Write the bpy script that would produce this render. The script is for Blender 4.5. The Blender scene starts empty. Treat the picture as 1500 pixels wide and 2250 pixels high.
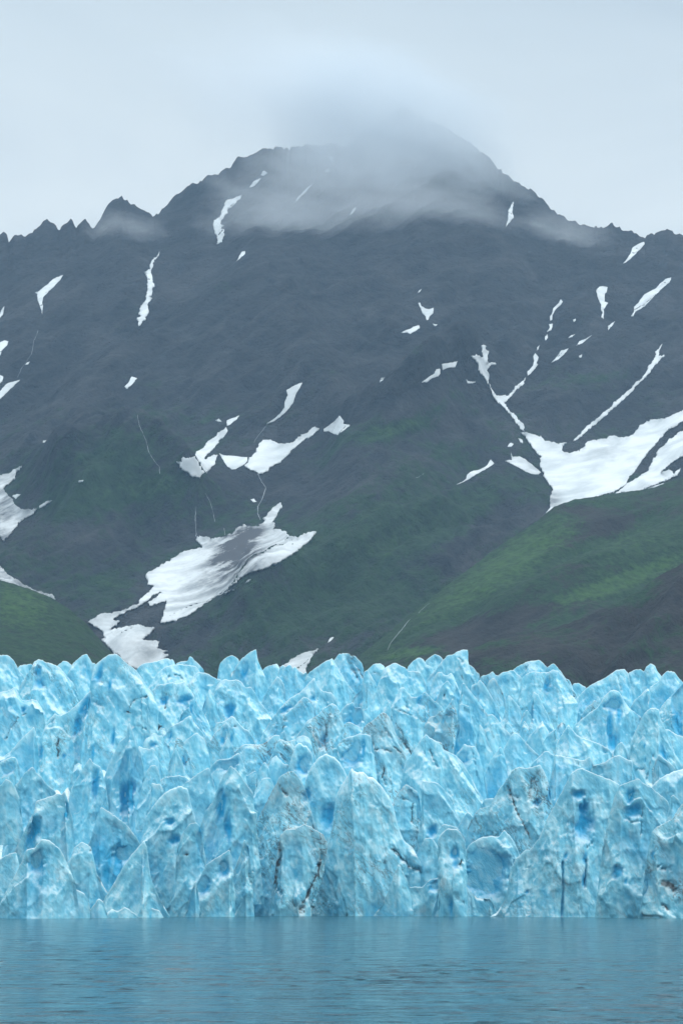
import bpy, bmesh, math, random
import numpy as np
from mathutils import Vector, geometry
from mathutils.bvhtree import BVHTree

random.seed(7)
scene = bpy.context.scene
COL = scene.collection

# ------------------------------------------------------------------ camera
FPX, YH, CX, HC = 5312.5, 1973.0, 750.0, 4.0      # focal length and horizon in photo pixels, eye height
cam_d = bpy.data.cameras.new('camera')
cam = bpy.data.objects.new('camera', cam_d)
COL.objects.link(cam)
cam_d.sensor_fit = 'VERTICAL'
cam_d.sensor_height = 36.0
cam_d.sensor_width = 24.0
cam_d.lens = 85.0
cam_d.shift_y = (YH - 1125.0) / 2250.0
cam_d.clip_start = 0.5
cam_d.clip_end = 30000.0
cam.location = (0, 0, HC)
cam.rotation_euler = (math.radians(90), 0, 0)
scene.camera = cam

# ------------------------------------------------------------------ sky, sun, exposure
SUN_EL, SUN_AZ = math.radians(50), math.radians(104)      # azimuth clockwise from +Y
world = bpy.data.worlds.new('World')
scene.world = world
world.use_nodes = True
nt = world.node_tree
nt.nodes.clear()
def N(nt, t, **kw):
    n = nt.nodes.new(t)
    for k, v in kw.items():
        setattr(n, k, v)
    return n
def lk(nt, a, b):
    nt.links.new(a, b)
def math_n(nt, op, a, b=None, clamp=False):
    n = N(nt, 'ShaderNodeMath', operation=op, use_clamp=clamp)
    for i, v in enumerate((a, b)):
        if v is None:
            continue
        if isinstance(v, (int, float)):
            n.inputs[i].default_value = v
        else:
            lk(nt, v, n.inputs[i])
    return n.outputs[0]
def ramp(nt, fac, stops):
    r = N(nt, 'ShaderNodeValToRGB')
    e = r.color_ramp.elements
    while len(e) > 1:
        e.remove(e[-1])
    for i, (p, c) in enumerate(stops):
        el = e[0] if i == 0 else e.new(p)
        el.position = p
        el.color = (c[0], c[1], c[2], 1) if not isinstance(c, (int, float)) else (c, c, c, 1)
    lk(nt, fac, r.inputs[0])
    return r.outputs[0]
def mix(nt, fac, a, b, typ='MIX'):
    m = N(nt, 'ShaderNodeMix', data_type='RGBA', blend_type=typ)
    if isinstance(fac, (int, float)):
        m.inputs[0].default_value = fac
    else:
        lk(nt, fac, m.inputs[0])
    for i, v in ((6, a), (7, b)):
        if isinstance(v, tuple):
            m.inputs[i].default_value = (v[0], v[1], v[2], 1)
        else:
            lk(nt, v, m.inputs[i])
    return m.outputs[2]
def noise(nt, vec, scale, detail=3, rough=0.5, dist=0.0):
    n = N(nt, 'ShaderNodeTexNoise')
    n.inputs['Scale'].default_value = scale
    n.inputs['Detail'].default_value = detail
    n.inputs['Roughness'].default_value = rough
    n.inputs['Distortion'].default_value = dist
    if vec is not None:
        lk(nt, vec, n.inputs['Vector'])
    return n.outputs[0]
def mapping(nt, vec, scale=(1, 1, 1), rot=(0, 0, 0), loc=(0, 0, 0)):
    if any(rot):                                    # turn first, stretch afterwards
        r = N(nt, 'ShaderNodeMapping')
        r.inputs['Rotation'].default_value = rot
        lk(nt, vec, r.inputs['Vector'])
        vec = r.outputs[0]
    m = N(nt, 'ShaderNodeMapping')
    m.inputs['Scale'].default_value = scale
    m.inputs['Location'].default_value = loc
    lk(nt, vec, m.inputs['Vector'])
    return m.outputs[0]

tc = N(nt, 'ShaderNodeTexCoord')
sky = N(nt, 'ShaderNodeTexSky', sky_type='NISHITA')
sky.sun_disc = False
sky.sun_elevation = SUN_EL
sky.sun_rotation = SUN_AZ
SKY_STRENGTH = 0.1
sep = N(nt, 'ShaderNodeSeparateXYZ')
lk(nt, tc.outputs['Generated'], sep.inputs[0])
elev = ramp(nt, sep.outputs[2], [(0.0, (0.17, 0.21, 0.24)), (0.14, (0.24, 0.29, 0.32)), (0.23, (0.83, 0.91, 0.945)), (0.27, (0.845, 0.92, 0.95)), (0.36, (0.68, 0.77, 0.82)), (0.6, (1.35, 1.50, 1.56)), (1.0, (2.9, 3.1, 3.18))])
cl = noise(nt, mapping(nt, tc.outputs['Generated'], (1, 1, 2.2), loc=(0.3, 0.1, 0.65)), 4.5, 4, 0.5, 0.6)
clr = ramp(nt, cl, [(0.32, (0.86, 0.885, 0.91)), (0.62, (1.05, 1.05, 1.04))])
over = mix(nt, 1.0, elev, clr, 'MULTIPLY')
over10 = mix(nt, 1.0, over, (1 / SKY_STRENGTH,) * 3, 'MULTIPLY')
skymix = mix(nt, 0.94, sky.outputs[0], over10)
bg = N(nt, 'ShaderNodeBackground')
bg.inputs[1].default_value = SKY_STRENGTH
lk(nt, skymix, bg.inputs[0])
wo = N(nt, 'ShaderNodeOutputWorld')
lk(nt, bg.outputs[0], wo.inputs[0])

sun_d = bpy.data.lights.new('sun', 'SUN')
sun_d.energy = 1.5
sun_d.angle = math.radians(14)
sun_d.color = (1.0, 0.97, 0.93)
sun = bpy.data.objects.new('sun', sun_d)
COL.objects.link(sun)
sd = Vector((math.sin(SUN_AZ) * math.cos(SUN_EL), math.cos(SUN_AZ) * math.cos(SUN_EL), math.sin(SUN_EL)))
sun.rotation_euler = sd.to_track_quat('Z', 'Y').to_euler()
sun.location = (0, 0, 500)

scene.view_settings.view_transform = 'Standard'
scene.view_settings.look = 'None'
scene.view_settings.exposure = 0.0
scene.view_settings.gamma = 1.0
scene.render.engine = 'CYCLES'
cy = scene.cycles
cy.use_denoising = True
cy.max_bounces = 10
cy.diffuse_bounces = 6
cy.glossy_bounces = 3
cy.transmission_bounces = 2
cy.volume_bounces = 4
cy.volume_step_rate = 1.0
cy.volume_max_steps = 64
cy.use_adaptive_sampling = True

# ------------------------------------------------------------------ numpy noise and mesh helpers
def _hash(ix, iy, iz):
    h = (ix * 374761393 + iy * 668265263 + iz * 2147483647 + 1013904223) & 0xFFFFFFFF
    h = ((h ^ (h >> 13)) * 1274126177) & 0xFFFFFFFF
    h = ((h ^ (h >> 16)) * 2246822519) & 0xFFFFFFFF
    return ((h ^ (h >> 15)) & 0xFFFFFF).astype(np.float64) / 0xFFFFFF * 2 - 1
def vnoise(x, y, z):
    x, y, z = np.broadcast_arrays(np.asarray(x, float), np.asarray(y, float), np.asarray(z, float))
    fx, fy, fz = np.floor(x), np.floor(y), np.floor(z)
    ix, iy, iz = fx.astype(np.int64), fy.astype(np.int64), fz.astype(np.int64)
    u, v, w = x - fx, y - fy, z - fz
    u = u * u * u * (u * (u * 6 - 15) + 10)
    v = v * v * v * (v * (v * 6 - 15) + 10)
    w = w * w * w * (w * (w * 6 - 15) + 10)
    def L(a, b, t):
        return a + (b - a) * t
    c = [[[_hash(ix + a, iy + b, iz + d) for d in (0, 1)] for b in (0, 1)] for a in (0, 1)]
    return L(L(L(c[0][0][0], c[1][0][0], u), L(c[0][1][0], c[1][1][0], u), v),
             L(L(c[0][0][1], c[1][0][1], u), L(c[0][1][1], c[1][1][1], u), v), w)
def fbm(x, y, z, o=4, g=0.5):
    t, a, s = 0, 1, 0
    for i in range(o):
        k = 2.03 ** i
        t = t + a * vnoise(x * k + 17.3 * i, y * k + 5.1 * i, z * k - 9.7 * i)
        s += a
        a *= g
    return t / s
def ridged(x, y, z, o=3, g=0.5):
    t, a, s = 0, 1, 0
    for i in range(o):
        k = 2.03 ** i
        t = t + a * (1 - 2 * np.abs(vnoise(x * k + 31.7 * i, y * k - 8.3 * i, z * k + 4.9 * i)))
        s += a
        a *= g
    return t / s
def sstep(a, b, x):
    t = np.clip((x - a) / (b - a), 0, 1)
    return t * t * (3 - 2 * t)

def worley(x, y, z=0):
    # squared distance to the nearest random point (bowls with knife edges), and a tilted plane per cell (fracture facets)
    fx, fy = np.floor(x), np.floor(y)
    f1 = np.full(np.shape(x), 9.0)
    pl = np.zeros(np.shape(x))
    for a in (-1, 0, 1):
        for b in (-1, 0, 1):
            ix, iy = (fx + a).astype(np.int64), (fy + b).astype(np.int64)
            iz = np.full_like(ix, int(z))
            dx = x - (fx + a + _hash(ix, iy, iz) * 0.42 + 0.5)
            dy = y - (fy + b + _hash(ix, iy, iz + 77) * 0.42 + 0.5)
            d = dx * dx + dy * dy
            near = d < f1
            pl = np.where(near, _hash(ix, iy, iz + 154) * dx * 1.3 + _hash(ix, iy, iz + 231) * dy + 0.45 * _hash(ix, iy, iz + 308), pl)
            f1 = np.where(near, d, f1)
    return f1, pl

def make_mesh(name, verts, quads, mat, attrs=None, tris=None):
    me = bpy.data.meshes.new(name)
    verts = np.ascontiguousarray(verts, dtype=np.float32)
    quads = np.asarray(quads, dtype=np.int32).reshape(-1, 4)
    tris = np.zeros((0, 3), np.int32) if tris is None else np.asarray(tris, dtype=np.int32).reshape(-1, 3)
    me.vertices.add(len(verts))
    me.vertices.foreach_set('co', verts.ravel())
    nl = quads.size + tris.size
    me.loops.add(nl)
    me.loops.foreach_set('vertex_index', np.concatenate([quads.ravel(), tris.ravel()]))
    npoly = len(quads) + len(tris)
    me.polygons.add(npoly)
    st = np.concatenate([np.arange(len(quads)) * 4, quads.size + np.arange(len(tris)) * 3]).astype(np.int32)
    me.polygons.foreach_set('loop_start', st)
    me.polygons.foreach_set('use_smooth', np.ones(npoly, bool))
    for k, v in (attrs or {}).items():
        a = me.attributes.new(k, 'FLOAT', 'POINT')
        a.data.foreach_set('value', np.ascontiguousarray(v, dtype=np.float32))
    me.update(calc_edges=True)
    me.validate()
    me.materials.append(mat)
    return me
def link(name, me, label=None, cat=None, group=None, kind=None):
    o = bpy.data.objects.new(name, me)
    COL.objects.link(o)
    if label: o['label'] = label
    if cat: o['category'] = cat
    if group: o['group'] = group
    if kind: o['kind'] = kind
    return o
def grid_quads(nr, nc, off=0):
    r, c = np.meshgrid(np.arange(nr - 1), np.arange(nc - 1), indexing='ij')
    a = r * nc + c
    return (np.stack([a, a + 1, a + nc + 1, a + nc], -1) + off).reshape(-1, 4)
def grid_normals(P):
    du = np.gradient(P, axis=1)
    dv = np.gradient(P, axis=0)
    n = np.cross(dv, du)
    n /= np.maximum(np.linalg.norm(n, axis=-1, keepdims=True), 1e-9)
    return n
def to_px(P):
    return CX + P[..., 0] / P[..., 1] * FPX, YH - (P[..., 2] - HC) / P[..., 1] * FPX
def poly_dist(x, y, pts):
    d = np.full(np.shape(x), 1e9)
    for (x0, y0), (x1, y1) in zip(pts[:-1], pts[1:]):
        dx, dy = x1 - x0, y1 - y0
        t = np.clip(((x - x0) * dx + (y - y0) * dy) / max(dx * dx + dy * dy, 1e-6), 0, 1)
        d = np.minimum(d, np.hypot(x - x0 - t * dx, y - y0 - t * dy))
    return d

# ------------------------------------------------------------------ materials
def new_mat(name):
    m = bpy.data.materials.new(name)
    m.use_nodes = True
    t = m.node_tree
    t.nodes.clear()
    out = N(t, 'ShaderNodeOutputMaterial')
    return m, t, out
def principled(t, out, rough=0.6, spec=0.3):
    b = N(t, 'ShaderNodeBsdfPrincipled')
    b.inputs['Roughness'].default_value = rough
    b.inputs['Specular IOR Level'].default_value = spec
    lk(t, b.outputs[0], out.inputs[0])
    return b
def attr(t, name):
    return N(t, 'ShaderNodeAttribute', attribute_name=name).outputs['Fac']

def ice_material():
    m, t, out = new_mat('glacier_ice')
    b = principled(t, out, 0.58, 0.22)
    pos = N(t, 'ShaderNodeNewGeometry').outputs['Position']
    big = noise(t, pos, 0.09, 3, 0.55)
    med = noise(t, mapping(t, pos, (1, 1, 0.55), (0, 0.5, 0)), 0.55, 4, 0.6, 0.4)
    fine = noise(t, mapping(t, pos, (1.6, 1, 0.5), (0, 0.7, 0)), 2.2, 5, 0.65, 0.3)
    crust = ramp(t, med, [(0.28, (0.10, 0.44, 0.62)), (0.48, (0.25, 0.63, 0.76)), (0.68, (0.48, 0.775, 0.85))])
    c2 = mix(t, ramp(t, big, [(0.45, 0.0), (0.72, 0.5)]), crust, (0.11, 0.445, 0.63))
    # white weathered crust, plus top-lit contrast put into the colour of up-facing ice
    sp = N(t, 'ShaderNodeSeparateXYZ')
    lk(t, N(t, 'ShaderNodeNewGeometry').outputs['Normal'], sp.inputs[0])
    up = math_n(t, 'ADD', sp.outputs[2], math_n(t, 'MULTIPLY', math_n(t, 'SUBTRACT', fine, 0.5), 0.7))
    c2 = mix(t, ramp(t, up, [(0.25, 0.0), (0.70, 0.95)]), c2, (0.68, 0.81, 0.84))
    blue = attr(t, 'blue')
    bl = math_n(t, 'MULTIPLY', blue, ramp(t, med, [(0.2, 1.15), (0.8, 0.85)]), True)
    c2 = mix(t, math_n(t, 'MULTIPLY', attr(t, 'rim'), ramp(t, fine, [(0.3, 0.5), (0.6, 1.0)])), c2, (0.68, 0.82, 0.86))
    c3 = mix(t, bl, c2, (0.016, 0.37, 0.64))
    # dirt: thin seams and specks of debris
    dirt = attr(t, 'dirt')
    seam_v = mapping(t, pos, (1.0, 0.8, 0.33), (0, 0.65, 0))
    s1 = noise(t, seam_v, 0.55, 5, 0.62, 0.9)
    seam = ramp(t, math_n(t, 'ABSOLUTE', math_n(t, 'SUBTRACT', s1, 0.5)), [(0.0, 1.0), (0.016, 0.6), (0.036, 0.0)])
    s2 = noise(t, mapping(t, pos, (1.3, 1.0, 0.5), (0, 0.5, 0), (40, 3, 9)), 1.3, 5, 0.7, 0.5)
    speck = ramp(t, s2, [(0.57, 0.0), (0.69, 0.9)])
    patch = ramp(t, noise(t, mapping(t, pos, (1, 1, 0.7), loc=(7, 7, 2)), 0.16, 3, 0.5), [(0.42, 0.0), (0.58, 1.0)])
    sm = math_n(t, 'MULTIPLY', math_n(t, 'MAXIMUM', seam, speck), patch)
    dm = math_n(t, 'MULTIPLY', sm, ramp(t, dirt, [(0.1, 0.0), (0.65, 0.95)]))
    smudge = math_n(t, 'MULTIPLY', ramp(t, dirt, [(0.5, 0.0), (1.0, 0.7)]), ramp(t, s1, [(0.35, 1.0), (0.6, 0.35)]))
    brk = noise(t, mapping(t, pos, (1.2, 1.0, 0.6), (0, 0.6, 0), (11, 5, 2)), 0.9, 6, 0.72, 0.6)
    heavy = ramp(t, math_n(t, 'MULTIPLY', attr(t, 'crack'), math_n(t, 'ADD', math_n(t, 'MULTIPLY', brk, 2.2), -0.45)), [(0.30, 0.0), (0.62, 0.95)])
    c4 = mix(t, math_n(t, 'MAXIMUM', dm, heavy), c3, (0.055, 0.06, 0.07))
    c5 = mix(t, smudge, c4, (0.30, 0.36, 0.37))
    lk(t, c5, b.inputs['Base Color'])
    bmp = N(t, 'ShaderNodeBump')
    bmp.inputs['Strength'].default_value = 0.55
    bmp.inputs['Distance'].default_value = 0.45
    lk(t, math_n(t, 'ADD', math_n(t, 'MULTIPLY', fine, 1.0), med), bmp.inputs['Height'])
    lk(t, bmp.outputs[0], b.inputs['Normal'])
    return m

def rock_material(name, rocks, greens, bump=6.0, sc=1.0):
    m, t, out = new_mat(name)
    b = principled(t, out, 0.9, 0.15)
    pos = N(t, 'ShaderNodeNewGeometry').outputs['Position']
    fall = mapping(t, pos, (1.0, 0.5, 0.28), (0, -0.6, 0))
    n1 = noise(t, fall, 0.022 * sc, 6, 0.65, 0.5)
    n2 = noise(t, pos, 0.012 * sc, 5, 0.6)
    n3 = noise(t, fall, 0.12 * sc, 5, 0.7, 0.3)
    n4 = noise(t, pos, 0.16 * sc, 4, 0.7)
    rock = ramp(t, n1, [(0.3, rocks[0]), (0.5, rocks[1]), (0.72, rocks[2])])
    rock = mix(t, ramp(t, n3, [(0.35, 0.0), (0.75, 0.6)]), rock, rocks[3])
    vo = N(t, 'ShaderNodeTexVoronoi')
    vo.inputs['Scale'].default_value = 0.10 * sc
    lk(t, mapping(t, pos, (1, 0.7, 1.3)), vo.inputs['Vector'])
    clump = math_n(t, 'ADD', math_n(t, 'MULTIPLY', n4, 0.7), math_n(t, 'MULTIPLY', vo.outputs['Distance'], 0.45))
    g = mix(t, ramp(t, clump, [(0.42, 0.0), (0.72, 1.0)]), greens[0], greens[1])
    lush = ramp(t, math_n(t, 'ADD', attr(t, 'lush'), math_n(t, 'ADD', math_n(t, 'MULTIPLY', math_n(t, 'SUBTRACT', n4, 0.5), 1.3), math_n(t, 'MULTIPLY', math_n(t, 'SUBTRACT', n3, 0.5), 1.6))), [(0.35, 0.0), (0.85, 1.0)])
    g = mix(t, lush, g, mix(t, ramp(t, clump, [(0.40, 0.0), (0.70, 1.0)]), greens[1], greens[2]))
    gf = math_n(t, 'ADD', attr(t, 'green'), math_n(t, 'MULTIPLY', math_n(t, 'SUBTRACT', math_n(t, 'ADD', math_n(t, 'MULTIPLY', n3, 0.6), math_n(t, 'MULTIPLY', n2, 0.6)), 0.6), 2.6))
    gm = ramp(t, gf, [(0.3, 0.0), (0.65, 1.0)])
    lk(t, mix(t, gm, rock, g), b.inputs['Base Color'])
    bmp = N(t, 'ShaderNodeBump')
    bmp.inputs['Strength'].default_value = 0.8
    bmp.inputs['Distance'].default_value = bump
    lk(t, math_n(t, 'ADD', math_n(t, 'MULTIPLY', n1, 2.0), math_n(t, 'ADD', n3, math_n(t, 'MULTIPLY', n4, 0.5))), bmp.inputs['Height'])
    lk(t, bmp.outputs[0], b.inputs['Normal'])
    return m

def snow_material():
    m, t, out = new_mat('old_snow')
    b = principled(t, out, 0.7, 0.2)
    pos = N(t, 'ShaderNodeNewGeometry').outputs['Position']
    s = noise(t, mapping(t, pos, (1, 0.35, 0.35), (0, 0, 0.9)), 0.06, 5, 0.6, 0.4)
    s2 = noise(t, pos, 0.03, 4, 0.6)
    c = ramp(t, s, [(0.3, (0.42, 0.46, 0.48)), (0.6, (0.60, 0.63, 0.645))])
    grit = noise(t, mapping(t, pos, (1, 0.6, 0.5), (0, -0.7, 0)), 0.22, 5, 0.7)
    s = math_n(t, 'ADD', math_n(t, 'MULTIPLY', s, 0.6), math_n(t, 'MULTIPLY', grit, 0.4))
    d = math_n(t, 'MULTIPLY', attr(t, 'dirt'), ramp(t, s, [(0.40, 1.25), (0.60, 0.3)]), True)
    d2 = math_n(t, 'ADD', d, math_n(t, 'MULTIPLY', ramp(t, s2, [(0.55, 0.0), (0.8, 0.35)]), attr(t, 'dirt')), True)
    lk(t, mix(t, d2, c, (0.045, 0.047, 0.055)), b.inputs['Base Color'])
    return m

def water_material():
    m, t, out = new_mat('lake_water')
    b = principled(t, out, 0.1, 0.5)
    b.inputs['IOR'].default_value = 1.33
    pos = N(t, 'ShaderNodeNewGeometry').outputs['Position']
    w1 = noise(t, mapping(t, pos, (0.45, 1.0, 1.0), (0, 0, 0.12)), 0.42, 5, 0.62, 0.8)
    w2 = noise(t, mapping(t, pos, (0.5, 1.0, 1.0), (0, 0, -0.2)), 0.16, 3, 0.5, 0.5)
    w3 = noise(t, mapping(t, pos, (0.35, 1.0, 1.0)), 0.012, 3, 0.5)
    lk(t, mix(t, w3, (0.002, 0.040, 0.064), (0.003, 0.054, 0.082)), b.inputs['Base Color'])
    bmp = N(t, 'ShaderNodeBump')
    bmp.inputs['Strength'].default_value = 1.0
    bmp.inputs['Distance'].default_value = 0.2
    hgt = math_n(t, 'ADD', w1, math_n(t, 'MULTIPLY', w2, 2.2))
    lk(t, math_n(t, 'MULTIPLY', hgt, ramp(t, w3, [(0.3, 0.75), (0.7, 1.2)])), bmp.inputs['Height'])
    lk(t, bmp.outputs[0], b.inputs['Normal'])
    return m

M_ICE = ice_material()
M_ROCK = rock_material('mountain_rock',
    [(0.007, 0.011, 0.017), (0.023, 0.028, 0.036), (0.066, 0.068, 0.074), (0.042, 0.040, 0.041)],
    [(0.014, 0.034, 0.019), (0.022, 0.053, 0.024), (0.040, 0.084, 0.029)], 22.0)
M_HILL = rock_material('hillside_turf',
    [(0.010, 0.011, 0.013), (0.022, 0.022, 0.024), (0.042, 0.040, 0.039), (0.030, 0.027, 0.027)],
    [(0.012, 0.032, 0.017), (0.021, 0.052, 0.022), (0.043, 0.094, 0.030)], 6.0, 2.0)
M_SNOW = snow_material()
M_WATER = water_material()
m, t, out = new_mat('falling_water')
bb = principled(t, out, 0.4, 0.4)
bb.inputs['Base Color'].default_value = (0.32, 0.36, 0.39, 1)
M_FALL = m

# ------------------------------------------------------------------ lake: rippled out to the ice, one sheet
def lake():
    px = np.concatenate([np.arange(-3600, -60, 60), np.arange(-60, 1560, 5), np.arange(1560, 5161, 60)]).astype(float)
    near = HC * FPX / (np.arange(2330, 2010, -0.62) - YH)
    Y = np.concatenate([[12, 20, 30, 40, 50], near[near > 52], np.arange(near.max() + 6, 700, 8), [900, 1200, 1600, 2300]])[:, None]
    X = (px - CX) / FPX * Y
    fade = sstep(20, 55, Y) * (1 - 0.35 * sstep(200, 480, Y))
    gust = 0.62 + 0.55 * fbm(X / 20, Y / 45, 3.0, 3)
    wob = 0.6 * vnoise(X / 6, Y / 6, 1.0)
    h = 0.062 * vnoise(X / 1.35 + wob, Y / 1.1, 0.0) + 0.042 * vnoise(X / 0.95, Y / 0.62 + wob, 4.0) + 0.013 * vnoise(X / 0.45, Y / 0.3, 8.0) + 0.04 * vnoise(X / 4.2, Y / 3.2 + wob, 12.0)
    Z = 0.8 * h * fade * gust
    P = np.stack([X, Y + 0 * X, Z], -1)
    link('lake_water', make_mesh('lake_water', P.reshape(-1, 3), grid_quads(*P.shape[:2])[:, ::-1], M_WATER), kind='structure')
lake()

# ------------------------------------------------------------------ mountain and hills: sheets between a crest line and a base line
def px_columns(lo=-900, hi=2400, fine=4, coarse=16):
    return np.concatenate([np.arange(lo, -80, coarse), np.arange(-80, 1580, fine), np.arange(1580, hi + 1, coarse)]).astype(float)
def blob(x, y, cx, cy, rx, ry, rot=0.0):
    c, s = math.cos(rot), math.sin(rot)
    dx, dy = x - cx, y - cy
    a, b = (dx * c + dy * s) / rx, (-dx * s + dy * c) / ry
    return np.exp(-(a * a + b * b))

def terrain(name, crest, base_y, base_z, mat, rows, amp, wl, green_fn, skew=0.3, jag=3.0, conv=1.1, bumps=(), fine=4, top=0.12, calm=(), crest_pow=9.0, fine_g=0.0):
    cp = np.array(crest, float)
    px = px_columns(fine=fine)
    cpy = np.interp(px, cp[:, 0], cp[:, 1])
    cY = np.interp(px, cp[:, 0], cp[:, 2])
    cpy = cpy + jag * (fbm(px / 24.0, 0.3, 4.1, 4, 0.7) * 1.5 - 1.1 * ridged(px / 13.0, 2.2, 1.1, 3, 0.65) + 0.55 * vnoise(px / 5.0, 7.7, 3.1))
    cZ = HC + (YH - cpy) * cY / FPX
    # only the top of the sheet follows the jagged crest; the slope below follows its broad shape
    kk = np.hanning(93); kk /= kk.sum()
    even = np.arange(px[0], px[-1] + 1, 4.0)
    ev = np.interp(even, px, cZ)
    cZs = np.interp(px, even, np.convolve(np.pad(ev, 46, mode='edge'), kk, 'valid'))
    by = np.interp(px, cp[:, 0], np.broadcast_to(base_y, len(cp)))
    v = np.linspace(0, 1, rows)[:, None]
    Y = by + (cY - by) * v
    Z = base_z + (cZs - base_z) * v ** conv + (cZ - cZs) * v ** crest_pow
    X = (px - CX) / FPX * Y
    taper = np.minimum(1, 0.1 + 0.9 * (1 - v) / top) * np.minimum(1, (1 - v) / 0.02) * np.minimum(1, v / 0.05)
    q = X - skew * (Y - 1400)
    g1 = ridged(q / wl, Y / (wl * 4.0), 0.7, 5, 0.55)
    g2 = fbm(X / (wl * 2.2), Y / (wl * 2.2), 5.5, 4)
    g3 = ridged((X + 0.5 * Y) / (wl * 0.55), (Y) / (wl * 1.4), 3.3, 4, 0.6)
    g4 = ridged((X - 1.35 * skew * (Y - 1400)) / (wl * 0.42) + 0.4 * g2, Y / (wl * 5.0), 9.1, 4, 0.6)
    h = amp * (0.85 * g1 + 0.9 * g2 + 0.32 * g3 + fine_g * g4)
    jx, jy = to_px(np.stack([X, Y, Z], -1))
    for pts, w, a in bumps:
        h = h + a * np.exp(-(poly_dist(jx, jy, pts) / w) ** 2)
    still = np.ones_like(jx)
    for (ax, ay, arx, ary, arot) in calm:
        still = still * (1 - 0.92 * np.clip(1.6 * blob(jx, jy, ax, ay, arx, ary, arot), 0, 1))
    h = h * (0.12 + 0.88 * still)
    h = h * taper
    small = amp * 0.22 * fbm(q / (wl * 0.12), Y / (wl * 0.3), Z / (wl * 0.3), 3, 0.5) * np.minimum(1, (1 - v) / 0.02 + 0.15) * still
    P = np.stack([X, Y - 0.55 * h, Z + 0.8 * h + small], -1)
    ux, uy = to_px(P)
    green, lush = green_fn(ux, uy, P)
    # back side falls away behind the crest
    vb = np.linspace(0, 1, 10)[1:, None]
    Yb = cY + vb * (300 + 0 * cY)
    Xb = (px - CX) / FPX * cY + 0 * vb
    Pb = np.stack([Xb, Yb, cZ + small[-1] - vb * (cZ * 0.8) + 20 * fbm(Xb / 90, Yb / 90, 1, 3) * np.minimum(1, vb * 3)], -1)
    allP = np.concatenate([P, Pb], 0)
    gg = np.concatenate([green, np.zeros(Pb.shape[:2])], 0)
    ll = np.concatenate([lush, np.zeros(Pb.shape[:2])], 0)
    q4 = grid_quads(allP.shape[0], allP.shape[1])
    me = make_mesh(name, allP.reshape(-1, 3), q4, mat, {'green': gg.ravel(), 'lush': ll.ravel()})
    o = link(name, me, kind='structure')
    return o, allP, q4

SKY = [(-900, 760, 2500), (-400, 610, 2700), (-150, 565, 2850), (-40, 522, 2900), (0, 515, 2900), (15, 513, 2900), (20, 533, 2900), (40, 517, 2900),
       (48, 514, 2900), (60, 519, 2900), (75, 508, 2905), (90, 492, 2910), (103, 482, 2920), (112, 490, 2920), (122, 494, 2920), (130, 506, 2920),
       (145, 490, 2930), (158, 486, 2930), (166, 496, 2930), (172, 492, 2930), (190, 486, 2940), (203, 501, 2950), (220, 480, 2960), (235, 455, 2970),
       (250, 437, 2975), (267, 430, 2980), (280, 445, 2985), (295, 453, 2990), (310, 461, 3000), (325, 470, 3000), (333, 477, 3005), (345, 473, 3010),
       (370, 448, 3030), (400, 418, 3050), (415, 408, 3060), (440, 400, 3070), (476, 383, 3090), (500, 372, 3100), (520, 352, 3110), (560, 335, 3130),
       (590, 328, 3150), (610, 320, 3160), (625, 328, 3160), (650, 322, 3170), (673, 314, 3180), (700, 322, 3190), (735, 318, 3200), (760, 322, 3210),
       (800, 290, 3230), (850, 262, 3250), (885, 235, 3260), (940, 262, 3240), (1000, 296, 3200), (1030, 315, 3180), (1060, 335, 3160), (1080, 360, 3150),
       (1110, 385, 3130), (1140, 405, 3110), (1165, 415, 3090), (1180, 432, 3080), (1210, 460, 3060), (1240, 480, 3040), (1270, 494, 3020),
       (1300, 499, 3000), (1330, 502, 2990), (1343, 493, 2990), (1370, 505, 2980), (1415, 521, 2970), (1440, 508, 2960), (1475, 507, 2950),
       (1500, 519, 2940), (1560, 545, 2920), (1700, 600, 2850), (2000, 700, 2700), (2400, 830, 2500)]

def green_main(x, y, P):
    g = sstep(700, 1200, y) * 0.52 - 0.05
    for (cx, cy, rx, ry, rot, a) in [(300, 1075, 120, 28, -0.15, 0.55), (250, 1010, 90, 50, 0, 0.35), (860, 945, 90, 16, -0.25, 0.75), (950, 900, 60, 20, -0.5, 0.4),
                                     (850, 1190, 160, 50, -0.25, 0.5), (1010, 1120, 120, 40, -0.4, 0.5), (230, 1285, 70, 35, 0, 0.5), (1310, 830, 120, 20, -0.15, 0.45),
                                     (680, 1200, 70, 60, -0.6, 0.5), (560, 1340, 180, 60, -0.3, 0.4), (900, 770, 70, 12, -0.4, 0.35), (330, 850, 160, 150, 0, 0.15),
                                     (760, 1330, 200, 60, -0.2, 0.55), (1430, 880, 80, 60, 0, 0.15), (150, 1100, 80, 50, -0.4, 0.2), (1000, 1000, 160, 60, -0.2, 0.2)]:
        g = g + a * blob(x, y, cx, cy, rx, ry, rot)
    for (cx, cy, rx, ry, rot, a) in [(280, 1370, 130, 40, -0.5, 0.5), (440, 1390, 120, 40, -0.5, 0.4), (1050, 1180, 130, 45, -0.6, 0.45), (620, 1080, 120, 60, 0, 0.25), (200, 1200, 160, 70, 0, 0.2)]:
        g = g - a * blob(x, y, cx, cy, rx, ry, rot)
    lush = blob(x, y, 860, 945, 90, 14, -0.25) + 0.6 * blob(x, y, 300, 1072, 110, 22, -0.15) + 0.5 * blob(x, y, 860, 1190, 120, 40, -0.3) + 0.4 * blob(x, y, 230, 1285, 60, 30)
    return g, np.clip(lush, 0, 1)
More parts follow.
